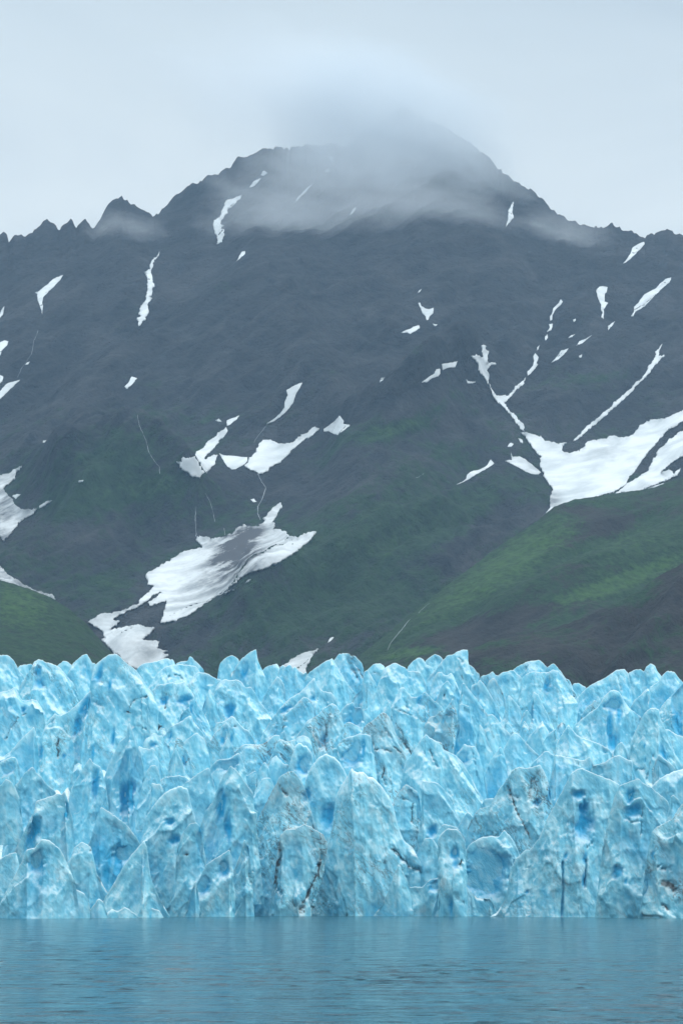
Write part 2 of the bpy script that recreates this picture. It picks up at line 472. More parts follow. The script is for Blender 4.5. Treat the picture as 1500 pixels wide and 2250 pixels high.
def green_spur(x, y, P):
    g = 0.62 + 0.4 * fbm(P[..., 0] / 60, P[..., 1] / 60, 0, 3)
    lush = 0.05 + 0 * x
    for (cx, cy, rx, ry, rot, a, l) in [(1150, 1215, 150, 42, -0.55, 0.6, 0.9), (1000, 1320, 130, 35, -0.5, 0.4, 0.5), (1400, 1190, 160, 40, -0.25, 0.4, 0.4),
                                        (1420, 1255, 120, 18, -0.35, 0.5, 0.9), (1300, 1300, 120, 20, -0.3, 0.5, 0.8), (900, 1435, 80, 12, -0.15, 0.7, 0.9), (1300, 1130, 100, 40, -0.2, -0.25, 0),
                                        (1050, 1390, 120, 25, -0.3, -0.75, 0), (1180, 1345, 100, 22, -0.25, -0.7, 0), (1290, 1180, 110, 16, -0.35, -0.4, 0), (840, 1420, 60, 50, 0, 0.2, 0)]:
        k = blob(x, y, cx, cy, rx, ry, rot)
        g = g + a * k
        lush = lush + l * k
    return g, np.clip(lush, 0, 1)
def green_rock(x, y, P):
    g = 0.12 + 0.5 * fbm(P[..., 0] / 40, P[..., 1] / 40, 2, 3)
    g = g + 0.6 * blob(x, y, 1050, 1420, 120, 18, -0.2) + 0.35 * blob(x, y, 1400, 1300, 90, 20, -0.5) + 0.3 * blob(x, y, 1450, 1400, 60, 60)
    return g, 0 * x
def green_knoll(x, y, P):
    g = 0.85 + 0.25 * fbm(P[..., 0] / 30, P[..., 1] / 30, 2, 3) - 0.35 * blob(x, y, 170, 1450, 120, 30)
    return g, np.clip(0.85 * blob(x, y, 40, 1330, 90, 50, 0.3), 0, 1)

main_bumps = [([(1000, 820), (930, 900), (850, 960), (760, 1010)], 60, 38), ([(150, 1090), (300, 1055), (390, 1090)], 70, 34), ([(560, 560), (640, 760), (700, 900)], 70, 22),
              ([(300, 600), (250, 800), (200, 960)], 60, 18), ([(1100, 560), (1120, 700)], 60, 18), ([(1250, 560), (1300, 760), (1220, 900)], 55, 22),
              ([(760, 960), (850, 955), (920, 925), (980, 850), (1040, 830)], 26, 26), ([(130, 1110), (230, 1062), (340, 1050), (420, 1100)], 24, 22), ([(1130, 780), (1290, 830), (1420, 800)], 30, 18),
              ([(900, 1100), (760, 1210), (560, 1330)], 70, 30)]
MOUNT, MP, MQ = terrain('mountain', SKY, 1400.0, 20.0, M_ROCK, 400, 34.0, 190.0, green_main, 0.45, 5.0, 1.1, main_bumps, 4, 0.6, [(500, 1240, 210, 85, -0.62), (1310, 1000, 210, 95, -0.2), (590, 1000, 150, 50, -0.2), (10, 1110, 60, 90, 0), (435, 1000, 70, 50, 0)], 9.0, 0.42)
TERR = [(MP, MQ)]
spur = [(-900, 1900, 1400), (600, 1560, 1420), (700, 1505, 1430), (740, 1475, 1450), (800, 1432, 1480), (850, 1393, 1510), (900, 1350, 1540), (950, 1312, 1570), (1000, 1273, 1600),
        (1040, 1243, 1620), (1080, 1212, 1640), (1130, 1177, 1665), (1185, 1141, 1690), (1215, 1114, 1700), (1260, 1098, 1720), (1340, 1086, 1750),
        (1420, 1075, 1780), (1500, 1050, 1800), (1800, 960, 1800), (2400, 850, 1700)]
_, p_, q_ = terrain('green_hillside', spur, 1150.0, 58.0, M_HILL, 170, 7.5, 90.0, green_spur, 0.9, 1.2, 1.05, [([(1500, 1180), (1300, 1270), (1100, 1330)], 40, 8), ([(1450, 1130), (1250, 1230), (1000, 1370)], 22, -6)], 4)
TERR.append((p_, q_))
rocky = [(-900, 2000, 1150), (850, 1520, 1180), (920, 1482, 1190), (980, 1450, 1200), (1030, 1427, 1205), (1100, 1402, 1215), (1200, 1386, 1230), (1270, 1362, 1250), (1340, 1331, 1265),
         (1400, 1301, 1280), (1440, 1269, 1290), (1500, 1237, 1300), (1800, 1180, 1320), (2400, 1100, 1300)]
_, p_, q_ = terrain('rocky_hillside', rocky, 1000.0, 40.0, M_HILL, 120, 5.0, 45.0, green_rock, 0.9, 1.5, 1.0, [([(1420, 1330), (1300, 1480)], 30, -9), ([(1500, 1300), (1360, 1480)], 26, 8)], 4)
TERR.append((p_, q_))
knoll = [(-900, 1150, 1450), (-300, 1230, 1450), (0, 1275, 1450), (60, 1292, 1450), (110, 1312, 1445), (150, 1336, 1440), (190, 1371, 1430), (230, 1416, 1420), (262, 1451, 1410), (300, 1490, 1400),
         (420, 1580, 1380), (2400, 2100, 1380)]
_, p_, q_ = terrain('green_knoll', knoll, 1100.0, 48.0, M_HILL, 120, 4.5, 60.0, green_knoll, 0.2, 1.0, 1.0, [], 4)
TERR.append((p_, q_))

def bvh(parts):
    vs, fs, off = [], [], 0
    for P, q in parts:
        vs.append(P.reshape(-1, 3))
        fs.append(q + off)
        off += P.shape[0] * P.shape[1]
    return BVHTree.FromPolygons(np.concatenate(vs).tolist(), np.concatenate(fs).tolist())
BVH_MAIN = bvh(TERR[:1])
BVH_ALL = bvh(TERR)
EYE = Vector((0, 0, HC))
def cast(tree, x, y):
    d = Vector(((x - CX) / FPX, 1.0, (YH - y) / FPX)).normalized()
    h = tree.ray_cast(EYE, d)
    return h[0], h[1]

# ------------------------------------------------------------------ snow patches lying on the mountain
def Q(ox, oy, k, pts):
    return [(ox + x / k, oy + y / k) for x, y in pts]
def densify(pts, step):
    out = []
    n = len(pts)
    for i in range(n):
        (x0, y0), (x1, y1) = pts[i], pts[(i + 1) % n]
        L = math.hypot(x1 - x0, y1 - y0)
        m = max(1, int(L / step))
        for j in range(m):
            out.append((x0 + (x1 - x0) * j / m, y0 + (y1 - y0) * j / m))
    return out
def snow(pts, label, dirt=0.15, smudge=()):
    area = abs(sum(pts[i][0] * pts[i - 1][1] - pts[i - 1][0] * pts[i][1] for i in range(len(pts)))) / 2
    big = area > 1500
    edge = densify(pts, 1.9 if big else 1.3)
    k = 2.6 if big else 0.9
    e = np.array(edge)
    jx = k * (vnoise(e[:, 0] / 2.6, e[:, 1] / 2.6, 1.5) + 1.1 * vnoise(e[:, 0] / 7, e[:, 1] / 7, 3.5))
    jy = k * (vnoise(e[:, 0] / 2.6, e[:, 1] / 2.6, 8.5) + 0.7 * vnoise(e[:, 0] / 7, e[:, 1] / 7, 6.5))
    edge = [(a + b, c + d) for (a, c), b, d in zip(edge, jx, jy)]
    ne = len(edge)
    step = 4.5 if big else 2.6
    xs = [p[0] for p in edge]
    ys = [p[1] for p in edge]
    inner = [(x + 0.7 * math.sin(y * 3), y) for x in np.arange(min(xs), max(xs), step) for y in np.arange(min(ys), max(ys), step)]
    allp = [Vector(p) for p in edge + inner]
    r = geometry.delaunay_2d_cdt(allp, [], [list(range(ne))], 1, 1e-4)
    v2, tri = r[0], r[2]
    hits = []
    for p in v2:
        h, n = cast(BVH_MAIN, p.x, p.y)
        hits.append((h, n))
    good = [i for i, h in enumerate(hits) if h[0] is not None]
    if len(good) < 3:
        return None
    idx = {g: i for i, g in enumerate(good)}
    P = np.array([hits[g][0][:] for g in good])
    pxy = np.array([(v2[g].x, v2[g].y) for g in good])
    # snow lies a metre or two thick and fills the small hollows of the rock
    eye = np.array([0, 0, HC])
    ray = P - eye
    dist = np.linalg.norm(ray, axis=1)
    ray /= dist[:, None]
    E = np.array([(idx[f[i]], idx[f[(i + 1) % 3]]) for f in tri if len(f) == 3 and all(v_ in idx for v_ in f) for i in range(3)])
    E = np.concatenate([E, E[:, ::-1]])
    sm_ = dist.copy()
    for _ in range(14 if big else 3):
        s_, n_ = np.zeros(len(P)), np.zeros(len(P))
        np.add.at(s_, E[:, 0], sm_[E[:, 1]])
        np.add.at(n_, E[:, 0], 1)
        sm_ = np.where(n_ > 0, 0.4 * sm_ + 0.6 * s_ / np.maximum(n_, 1), sm_)
    top = eye + ray * (np.minimum(sm_, dist) - (4.0 if area > 6000 else 2.2 if big else 1.5))[:, None]
    tris = [[idx[i] for i in f] for f in tri if all(i in idx for i in f) and len(f) == 3]
    tris = [f for f in tris if max(np.linalg.norm(P[f[a]] - P[f[a - 1]]) for a in range(3)) < 200]
    if not tris:
        return None
    # keep only the one connected sheet
    par = {}
    def find(a):
        while par.setdefault(a, a) != a:
            par[a] = par[par[a]]
            a = par[a]
        return a
    for f in tris:
        ra = find(f[0])
        par[find(f[1])] = ra
        par[find(f[2])] = find(f[0])
    cnt = {}
    for f in tris:
        cnt[find(f[0])] = cnt.get(find(f[0]), 0) + 1
    best = max(cnt, key=cnt.get)
    T = np.array([f for f in tris if find(f[0]) == best])
    a, b, c = top[T[:, 0]], top[T[:, 1]], top[T[:, 2]]
    nrm = np.cross(b - a, c - a)
    flip = nrm[:, 1] > 0
    T[flip] = T[flip][:, ::-1]
    # skirt down into the slope so the patch has a real edge
    ec = {}
    for f in T:
        for i in range(3):
            ec[(f[i], f[(i + 1) % 3])] = 1
    bd = [(i, j) for (i, j) in ec if (j, i) not in ec]
    low = {}
    verts = list(top)
    for i, j in bd:
        for u in (i, j):
            if u not in low:
                low[u] = len(verts)
                verts.append(P[u] + np.array([0, 0.6, -0.8]))
    quads = [(j, i, low[i], low[j]) for i, j in bd]
    d = np.full(len(verts), dirt)
    for (cx, cy, rx, ry, rot, am) in smudge:
        d[:len(pxy)] += am * blob(pxy[:, 0], pxy[:, 1], cx, cy, rx, ry, rot)
    vv = np.array(verts)
    used = np.unique(np.concatenate([T.ravel(), np.array(quads).ravel()]))
    rem = np.full(len(vv), -1)
    rem[used] = np.arange(len(used))
    vv, d, T, quads = vv[used], d[used], rem[T], rem[np.array(quads)]
    org = vv.mean(0)
    me = make_mesh('snow_patch', vv - org, quads, M_SNOW, {'dirt': d}, T)
    o = link('snow_patch', me, label, 'snow patch', 'snow patches lying on the mountain')
    o.location = org
    return o
A5, A6, A7, A8, A9 = (0, 400, 2), (750, 400, 2), (0, 900, 2), (750, 900, 2), (300, 100, 1.6667)
SNOW = [
 (A5, 'wedge shaped snow patch high on the far left slope, pointed at both ends', [(278,408),(235,425),(210,450),(165,483),(152,485),(166,493),(165,515),(178,545),(186,580),(190,540),(185,530),(192,505),(215,480),(240,455),(265,430)]),
 (A5, 'small snow sliver cut by the left photo edge, uppermost of four there', [(20,543),(5,565),(0,578),(-16,600),(-10,608),(15,580),(18,560)]),
 (A5, 'ragged snow patch on the left photo edge, second from the top there', [(38,700),(20,695),(0,705),(-20,730),(-20,790),(0,765),(10,740),(30,720)]),
 (A5, 'tiny snow scrap on the left photo edge just above a long slanting strip', [(0,848),(16,855),(10,875),(-12,895),(-12,850)]),
 (A5, 'slanting snow strip on the left edge, lowest of the four upper ones', [(90,868),(55,878),(30,885),(0,920),(-20,945),(-20,975),(0,955),(25,930),(50,905)]),
 (A5, 'tiny bright snow speck above the slanting strip on the left edge', [(132,788),(120,793),(113,802),(124,801)]),
 (A5, 'long ragged snow gully hanging below the dip left of the summit', [(703,305),(690,325),(668,340),(658,360),(665,378),(635,395),(648,420),(650,455),(645,490),(640,520),(620,548),(612,575),(618,590),(606,600),(612,633),(630,615),(645,590),(657,573),(648,550),(655,530),(672,510),(660,505),(672,485),(665,470),(678,455),(668,430),(665,395),(670,375),(680,345),(700,320)]),
 (A5, 'small lone snow lozenge on the bare left slope below the long gully', [(580,853),(565,880),(548,898),(558,908),(580,890),(603,862)]),
 (A5, 'broad hooked snow gully under the left shoulder of the summit', [(1062,55),(1030,70),(988,80),(988,100),(978,130),(968,155),(937,168),(940,200),(950,240),(957,272),(975,262),(990,228),(985,210),(970,205),(980,190),(965,180),(985,150),(1000,135),(1010,115),(1025,100),(1055,70)]),
 (A5, 'little snow dash just below the hooked gully under the summit', [(1075,302),(1060,310),(1040,347),(1055,335),(1078,315)]),
 (A9, 'thin snow finger just above the hooked gully near the skyline', [(455,485),(430,495),(413,520),(425,517),(445,500)]),
 (A9, 'small snow nub nearest the left summit skyline, top of a broken chain', [(480,465),(465,457),(455,475),(465,477)]),
 (A9, 'faint slanting snow streak veiled by cloud below the summit', [(645,505),(620,525),(590,555),(582,572),(600,555),(625,530)]),
 (A9, 'small faint snow dot in the cloud below the jagged summit ridge', [(705,448),(690,455),(690,463),(702,460)]),
 (A9, 'topmost tiny snow speck right under the jagged summit ridge', [(718,410),(706,404),(712,420),(721,421)]),
 (A9, 'barely visible snow sliver in the thick of the cloud', [(805,592),(790,602),(780,620),(797,608)]),
 (A9, 'narrow upright snow streak under the right shoulder of the summit', [(1380,570),(1372,580),(1360,605),(1358,635),(1350,665),(1365,645),(1380,628),(1375,605)]),
 (A5, 'isolated sickle shaped snow fin above the middle cirque', [(1330,880),(1290,895),(1258,915),(1265,935),(1250,965),(1250,990),(1232,1015),(1205,1040),(1173,1060),(1205,1050),(1230,1032),(1260,1005),(1290,965),(1300,930)]),
 (A7, 'small snow triangle at the top end of the stepped strip left of the cirque', [(1053,25),(1020,38),(995,48),(998,70),(1010,65),(1035,45)]),
 (A7, 'snow crumb beside the small triangle above the cirque', [(948,45),(962,40),(975,52),(960,53)]),
 (A7, 'stepped snow strip widening into a bowl, left end of the cirque', [(1000,80),(980,85),(950,112),(920,138),(905,150),(890,170),(862,185),(862,203),(825,215),(808,207),(793,215),(795,228),(778,225),(795,245),(800,262),(830,280),(850,295),(880,295),(910,270),(935,245),(950,218),(958,197),(935,200),(905,218),(892,215),(915,190),(935,172),(955,155),(965,135),(985,118),(1000,95)]),
 (A7, 'bowl shaped snow patch in the middle of the cirque, between two larger ones', [(963,193),(990,235),(1000,250),(1018,263),(1035,262),(1055,250),(1075,240),(1088,225),(1088,208),(1060,207),(1020,203),(985,200)]),
 (A7, 'largest clean snow patch of the cirque, with a long tail to the upper right', [(1405,80),(1380,75),(1360,90),(1345,105),(1310,120),(1290,140),(1255,152),(1225,148),(1200,135),(1160,130),(1145,145),(1130,165),(1130,185),(1118,195),(1102,205),(1092,225),(1078,245),(1087,258),(1110,270),(1140,280),(1170,272),(1190,255),(1220,238),(1250,215),(1280,180),(1310,155),(1340,135),(1375,110)]),
 ((0,0,1), 'ragged leaf shaped snow patch at the right end of the cirque', [(746,913),(735,925),(722,935),(711,942),(711,948),(722,947),(730,952),(742,955),(752,947),(769,934),(753,931),(755,925)]),
 (A7, 'tiny snow scrap beside the waterfall under the cirque', [(1100,395),(1115,391),(1128,405),(1112,406)]),
 (A7, 'huge dirty snowfield with a dark smudge in its middle, running down to the ice', [(1228,405),(1222,415),(1195,435),(1175,455),(1155,478),(1170,490),(1150,498),(1140,508),(1090,510),(1075,503),(1050,513),(1020,545),(985,560),(930,565),(900,558),(878,553),(860,567),(875,585),(890,605),(830,615),(790,635),(750,660),(690,695),(650,712),(645,735),(650,770),(680,772),(660,795),(635,815),(605,850),(545,880),(500,893),(445,895),(388,933),(440,965),(465,1000),(448,1010),(500,1065),(545,1105),(560,1118),(600,1140),(680,1140),(742,1075),(715,1065),(735,1060),(690,1050),(690,1030),(705,1015),(640,1012),(628,1010),(685,958),(640,955),(608,942),(570,950),(480,967),(522,930),(490,920),(545,895),(600,868),(650,835),(680,810),(712,800),(690,825),(655,848),(660,865),(700,850),(733,838),(730,870),(722,900),(708,937),(760,930),(800,915),(850,890),(905,850),(950,820),(1040,785),(985,800),(1010,780),(1060,740),(1100,715),(1180,690),(1250,655),(1310,615),(1365,570),(1390,537),(1345,540),(1310,560),(1270,555),(1250,535),(1230,525),(1200,525),(1210,500),(1195,490),(1220,460),(1235,425)]),
 (A7, 'small snow dash on dark scree below the huge dirty snowfield', [(1103,745),(1085,752),(1078,762),(1095,755)]),
 (A7, 'large grey streaked snow patch filling the gully at the left photo edge', [(98,247),(75,255),(40,282),(15,285),(-30,285),(-30,540),(0,560),(18,575),(30,565),(60,530),(90,490),(150,455),(165,432),(135,440),(95,438),(70,420),(45,385),(30,375),(15,345),(45,318),(65,300),(72,280)]),
 (A7, 'small snow tab beside the grey streaked gully snow on the left', [(92,373),(75,370),(55,378),(70,393)]),
 (A7, 'pointed snow tip right of the grey streaked gully snow', [(230,398),(205,403),(175,420),(175,433),(200,420)]),
 (A7, 'gravel covered snow strip along the foot of the grassy left knoll', [(0,685),(-30,680),(-30,740),(0,750),(60,770),(100,790),(180,815),(245,832),(230,815),(150,790),(110,770),(70,745),(40,725),(15,700)]),
 (A7, 'pale snow triangle rising straight behind the glacier skyline', [(1405,1048),(1360,1062),(1300,1085),(1230,1130),(1280,1160),(1340,1170),(1350,1120),(1370,1085)]),
 (A7, 'tiny snow dash above the pale triangle behind the glacier', [(1467,998),(1450,1003),(1440,1025),(1455,1015)]),
 (A7, 'pinhead snow dot on the green left slope, lower of two', [(367,307),(345,313),(347,319),(362,315)]),
 (A7, 'pinhead snow dot on the green left slope, upper of two', [(205,132),(192,137),(188,145),(198,142)]),
 (A6, 'boot shaped snow patch alone in the middle of the right face', [(345,530),(338,533),(350,558),(355,575),(368,590),(372,607),(380,605),(385,590),(403,575),(405,553),(385,558),(365,555),(352,545)]),
 (A6, 'flat ragged snow patch just below the boot shaped one', [(340,630),(315,635),(295,648),(275,652),(262,662),(285,660),(300,667),(325,655),(345,640)]),
 (A6, 'snow crumb right of the flat ragged patch', [(400,622),(421,626),(412,634)]),
 (A6, 'thin snow tick above the boot shaped patch', [(351,470),(342,475),(334,487),(345,480)]),
 (A6, 'blocky snow patch, upper one of a stepped pair', [(507,787),(490,792),(455,797),(440,800),(443,825),(465,815),(500,812)]),
 (A6, 'slanting snow patch, lower one of a stepped pair', [(433,823),(415,822),(408,840),(385,855),(352,880),(375,878),(395,862),(425,852),(435,840)]),
 (A6, 'little snow chip left of the stepped pair', [(190,858),(175,860),(165,880),(180,873)]),
 (A6, 'small curled snow scrap left of the forked couloir', [(548,865),(556,876),(587,877),(575,884),(553,884)]),
 (A6, 'forked snow couloir shaped like a Y above the big right snowfield', [(625,715),(610,720),(620,745),(618,770),(590,757),(573,765),(600,800),(605,835),(630,860),(640,885),(655,910),(665,940),(690,975),(730,1010),(765,1055),(790,1085),(803,1092),(798,1060),(775,1045),(770,1028),(745,1010),(725,990),(715,970),(740,945),(765,915),(800,885),(807,862),(780,885),(745,925),(710,942),(670,932),(650,895),(645,880),(648,845),(640,825),(650,807),(677,800),(675,790),(645,795),(640,775),(643,745),(633,735),(637,718)]),
 (A6, 'top link of the broken snow chain above the forked couloir', [(960,515),(955,530),(930,555),(925,575),(915,590),(915,610),(925,605),(925,585),(940,560),(965,535),(970,525)]),
 (A6, 'second link from the top of the broken snow chain', [(927,622),(910,625),(915,640),(902,658),(920,650),(925,635)]),
 (A6, 'third link from the top of the broken snow chain', [(905,668),(892,680),(893,695),(905,685)]),
 (A6, 'thinnest link of the broken snow chain, second from its bottom', [(870,717),(860,728),(855,741),(864,733)]),
 (A6, 'bottom and largest link of the broken snow chain', [(850,752),(840,765),(845,785),(840,805),(825,825),(815,832),(818,850),(840,830),(862,800),(855,795),(865,770),(858,762)]),
 (A6, 'teardrop snow patch right of the bottom of the broken chain', [(998,730),(960,742),(955,755),(940,775),(922,792),(950,780),(975,757)]),
 (A6, 'thin slanting snow streak up and right of the teardrop patch', [(1098,674),(1065,690),(1045,700),(1030,718),(1050,712),(1075,692)]),
 (A6, 'faint snow tick above the thin slanting streak', [(1025,668),(1005,675),(995,687),(1012,681)]),
 (A6, 'snow speck high above the thin slanting streak', [(1026,600),(1016,604),(1018,613),(1028,608)]),
 (A6, 'rounded snow speck below the thin slanting streak', [(1040,765),(1055,757),(1055,768),(1045,772)]),
 (A6, 'club shaped upright snow patch high on the right face', [(1130,460),(1118,475),(1125,510),(1140,540),(1137,560),(1145,575),(1140,595),(1150,603),(1152,580),(1150,560),(1170,530),(1155,525),(1152,500),(1165,480),(1167,462),(1150,457)]),
 (A6, 'small snow hook right under the club shaped patch', [(1200,612),(1168,632),(1170,650),(1185,635)]),
 (A6, 'long slanting snow blade high on the right, near the photo edge', [(1447,418),(1425,425),(1400,445),(1375,470),(1330,492),(1310,520),(1283,548),(1283,570),(1270,590),(1280,592),(1290,570),(1330,545),(1370,505),(1410,465),(1440,440)]),
 (A6, 'snow streak dropping from the notch in the right skyline', [(1327,262),(1300,272),(1275,290),(1265,320),(1235,357),(1260,345),(1285,320),(1310,295),(1330,272)]),
 (A6, 'very long thin diagonal snow couloir on the right face', [(1405,712),(1395,728),(1378,745),(1380,765),(1350,800),(1340,830),(1320,860),(1275,900),(1250,925),(1200,965),(1165,1000),(1120,1040),(1080,1070),(1040,1110),(1015,1135),(1035,1130),(1065,1105),(1110,1065),(1165,1020),(1215,975),(1265,930),(1310,880),(1355,835),(1385,790),(1420,755),(1395,765),(1390,745),(1405,725)]),
 (A8, 'biggest white snowfield, in the right hand basin above the green ridge', [(790,97),(830,103),(875,118),(880,130),(915,140),(955,148),(990,143),(970,160),(968,185),(1000,190),(1045,180),(1070,150),(1100,135),(1140,130),(1200,112),(1225,122),(1280,110),(1305,75),(1350,45),(1420,38),(1500,0),(1560,-30),(1560,20),(1500,50),(1420,100),(1380,150),(1340,190),(1310,235),(1270,290),(1240,330),(1195,362),(1150,372),(1100,392),(1060,400),(1020,410),(1000,425),(960,445),(930,465),(890,480),(910,430),(915,390),(930,350),(900,310),(885,285),(870,240),(875,205),(850,185),(830,150),(810,130)]),
 (A8, 'ragged white snow apron at the right photo edge beside the biggest snowfield', [(1500,90),(1560,60),(1560,140),(1500,200),(1450,230),(1400,275),(1445,262),(1460,280),(1490,255),(1470,290),(1400,320),(1300,362),(1203,368),(1240,335),(1290,305),(1340,270),(1365,225),(1390,180),(1440,130)]),
 (A8, 'thin curved snow strip lowest on the right, under the ragged apron', [(1418,323),(1370,335),(1310,362),(1290,374),(1330,368),(1390,345)]),
 (A8, 'lumpy snow patch left of the biggest snowfield, almost touching it', [(742,188),(750,207),(780,205),(805,218),(835,240),(855,258),(875,275),(860,285),(830,283),(800,268),(760,245),(715,225),(748,222)]),
 (A8, 'bone shaped snow patch on the dark slope left of the lumpy one', [(670,237),(655,220),(645,230),(640,245),(610,262),(570,272),(550,285),(548,305),(525,320),(505,330),(520,325),(550,310),(590,285),(630,262)]),
 (A8, 'snow blob above the lumpy patch, left one of two', [(755,150),(740,145),(728,163),(745,163)]),
 (A8, 'snow blob above the lumpy patch, right one of two', [(775,125),(790,130),(798,148),(785,145)]),
]
SMUDGE = {'huge dirty snowfield': (0.20, [(525, 1200, 42, 66, 0.45, 1.7), (470, 1260, 90, 42, -0.7, 0.4), (330, 1420, 40, 20, 0, 0.3)]),
          'large grey streaked': (0.45, [(5, 1140, 25, 50, 0, 0.4)]), 'gravel covered': (0.75, []), 'biggest white': (0.07, [(1215, 1100, 18, 24, 0, 0.5), (1330, 990, 60, 25, 0, 0.15)]),
          'lumpy snow patch': (0.25, []), 'pale snow triangle': (0.25, [])}
for fr, lab, pts in SNOW:
    d, sm = 0.08, ()
    for k, (dd, ss) in SMUDGE.items():
        if lab.startswith(k):
            d, sm = dd, ss
    snow(Q(*fr, pts), lab, d, sm)

# ------------------------------------------------------------------ waterfalls: thin streams down the cliffs
def waterfall(pts, label, r=0.7, tree=None):
    tree = tree or BVH_ALL
    pl = densify(pts, 3.0)[: -1]
    n = max(2, int(sum(math.hypot(pts[i + 1][0] - pts[i][0], pts[i + 1][1] - pts[i][1]) for i in range(len(pts) - 1)) / 2.5))
    seg = np.array(pts, float)
    s = np.concatenate([[0], np.cumsum(np.hypot(*np.diff(seg, axis=0).T))])
    tt = np.linspace(0, s[-1], n)
    xs = np.interp(tt, s, seg[:, 0]) + 0.9 * vnoise(tt / 5.0, seg[0, 0], 0)
    ys = np.interp(tt, s, seg[:, 1])
    c = []
    for x, y in zip(xs, ys):
        h, nn = cast(tree, x, y)
        if h is not None:
            c.append((h.x, h.y - 0.6, h.z + 0.5))
    c = np.array(c)
    if len(c) < 2:
        return
    rad = 0.38 * r * (0.75 + 0.6 * vnoise(np.arange(len(c)) * 0.45, seg[0, 1], 3.0))
    ang = np.linspace(0, 2 * math.pi, 6, endpoint=False)
    ring = np.stack([np.cos(ang), 0.5 * np.sin(ang), 0.5 * np.sin(ang)], -1)
    V = c[:, None, :] + rad[:, None, None] * ring[None]
    q = []
    for i in range(len(c) - 1):
        for j in range(6):
            a, b = i * 6 + j, i * 6 + (j + 1) % 6
            q.append((a, b, b + 6, a + 6))
    org = c.mean(0)
    o = link('waterfall', make_mesh('waterfall', V.reshape(-1, 3) - org, q, M_FALL), label, 'waterfall', 'thin waterfalls on the cliffs')
    o.location = org
waterfall(Q(*A7, [(605,25),(612,70),(640,130),(655,190),(680,230),(702,255),(703,285)]), 'long faint waterfall threading the left slope above the green ledge', 0.42)
waterfall(Q(*A7, [(903,370),(925,410),(938,460),(945,495)]), 'slanting waterfall in the middle of the cliff under the snow bowls', 0.45)
waterfall(Q(*A7, [(862,430),(858,480),(862,520),(862,560)]), 'straight vertical waterfall falling to the left tip of the dirty snowfield', 0.5)
waterfall(Q(*A7, [(1133,285),(1150,320),(1168,345),(1158,380),(1148,405),(1133,430),(1132,460),(1145,488)]), 'zigzag waterfall from the largest cirque snow patch to the snowfield below', 0.6)
waterfall(Q(*A7, [(985,525),(988,540),(990,555)]), 'very short waterfall touching the top edge of the dirty snowfield', 0.45)
waterfall(Q(*A5, [(1175,1065),(1150,1100),(1125,1130),(1116,1150)]), 'thin trickle linking the sickle shaped snow fin to the cirque', 0.4)
waterfall(Q(*A8, [(300,925),(280,950),(255,980),(235,1005),(215,1030),(203,1062)]), 'bright lower waterfall on the green slope just above the glacier', 0.42)
waterfall(Q(*A8, [(385,855),(360,875),(338,897)]), 'short faint waterfall on the green slope above the bright lower one', 0.3)
waterfall(Q(*A8, [(362,284),(345,297),(327,303)]), 'short bright trickle on the dark cliff left of the bone shaped snow', 0.5)
waterfall(Q(*A5, [(170,655),(150,700),(140,760),(98,820),(78,862)]), 'faint trickle on the far left slope under the wedge shaped snow', 0.35)

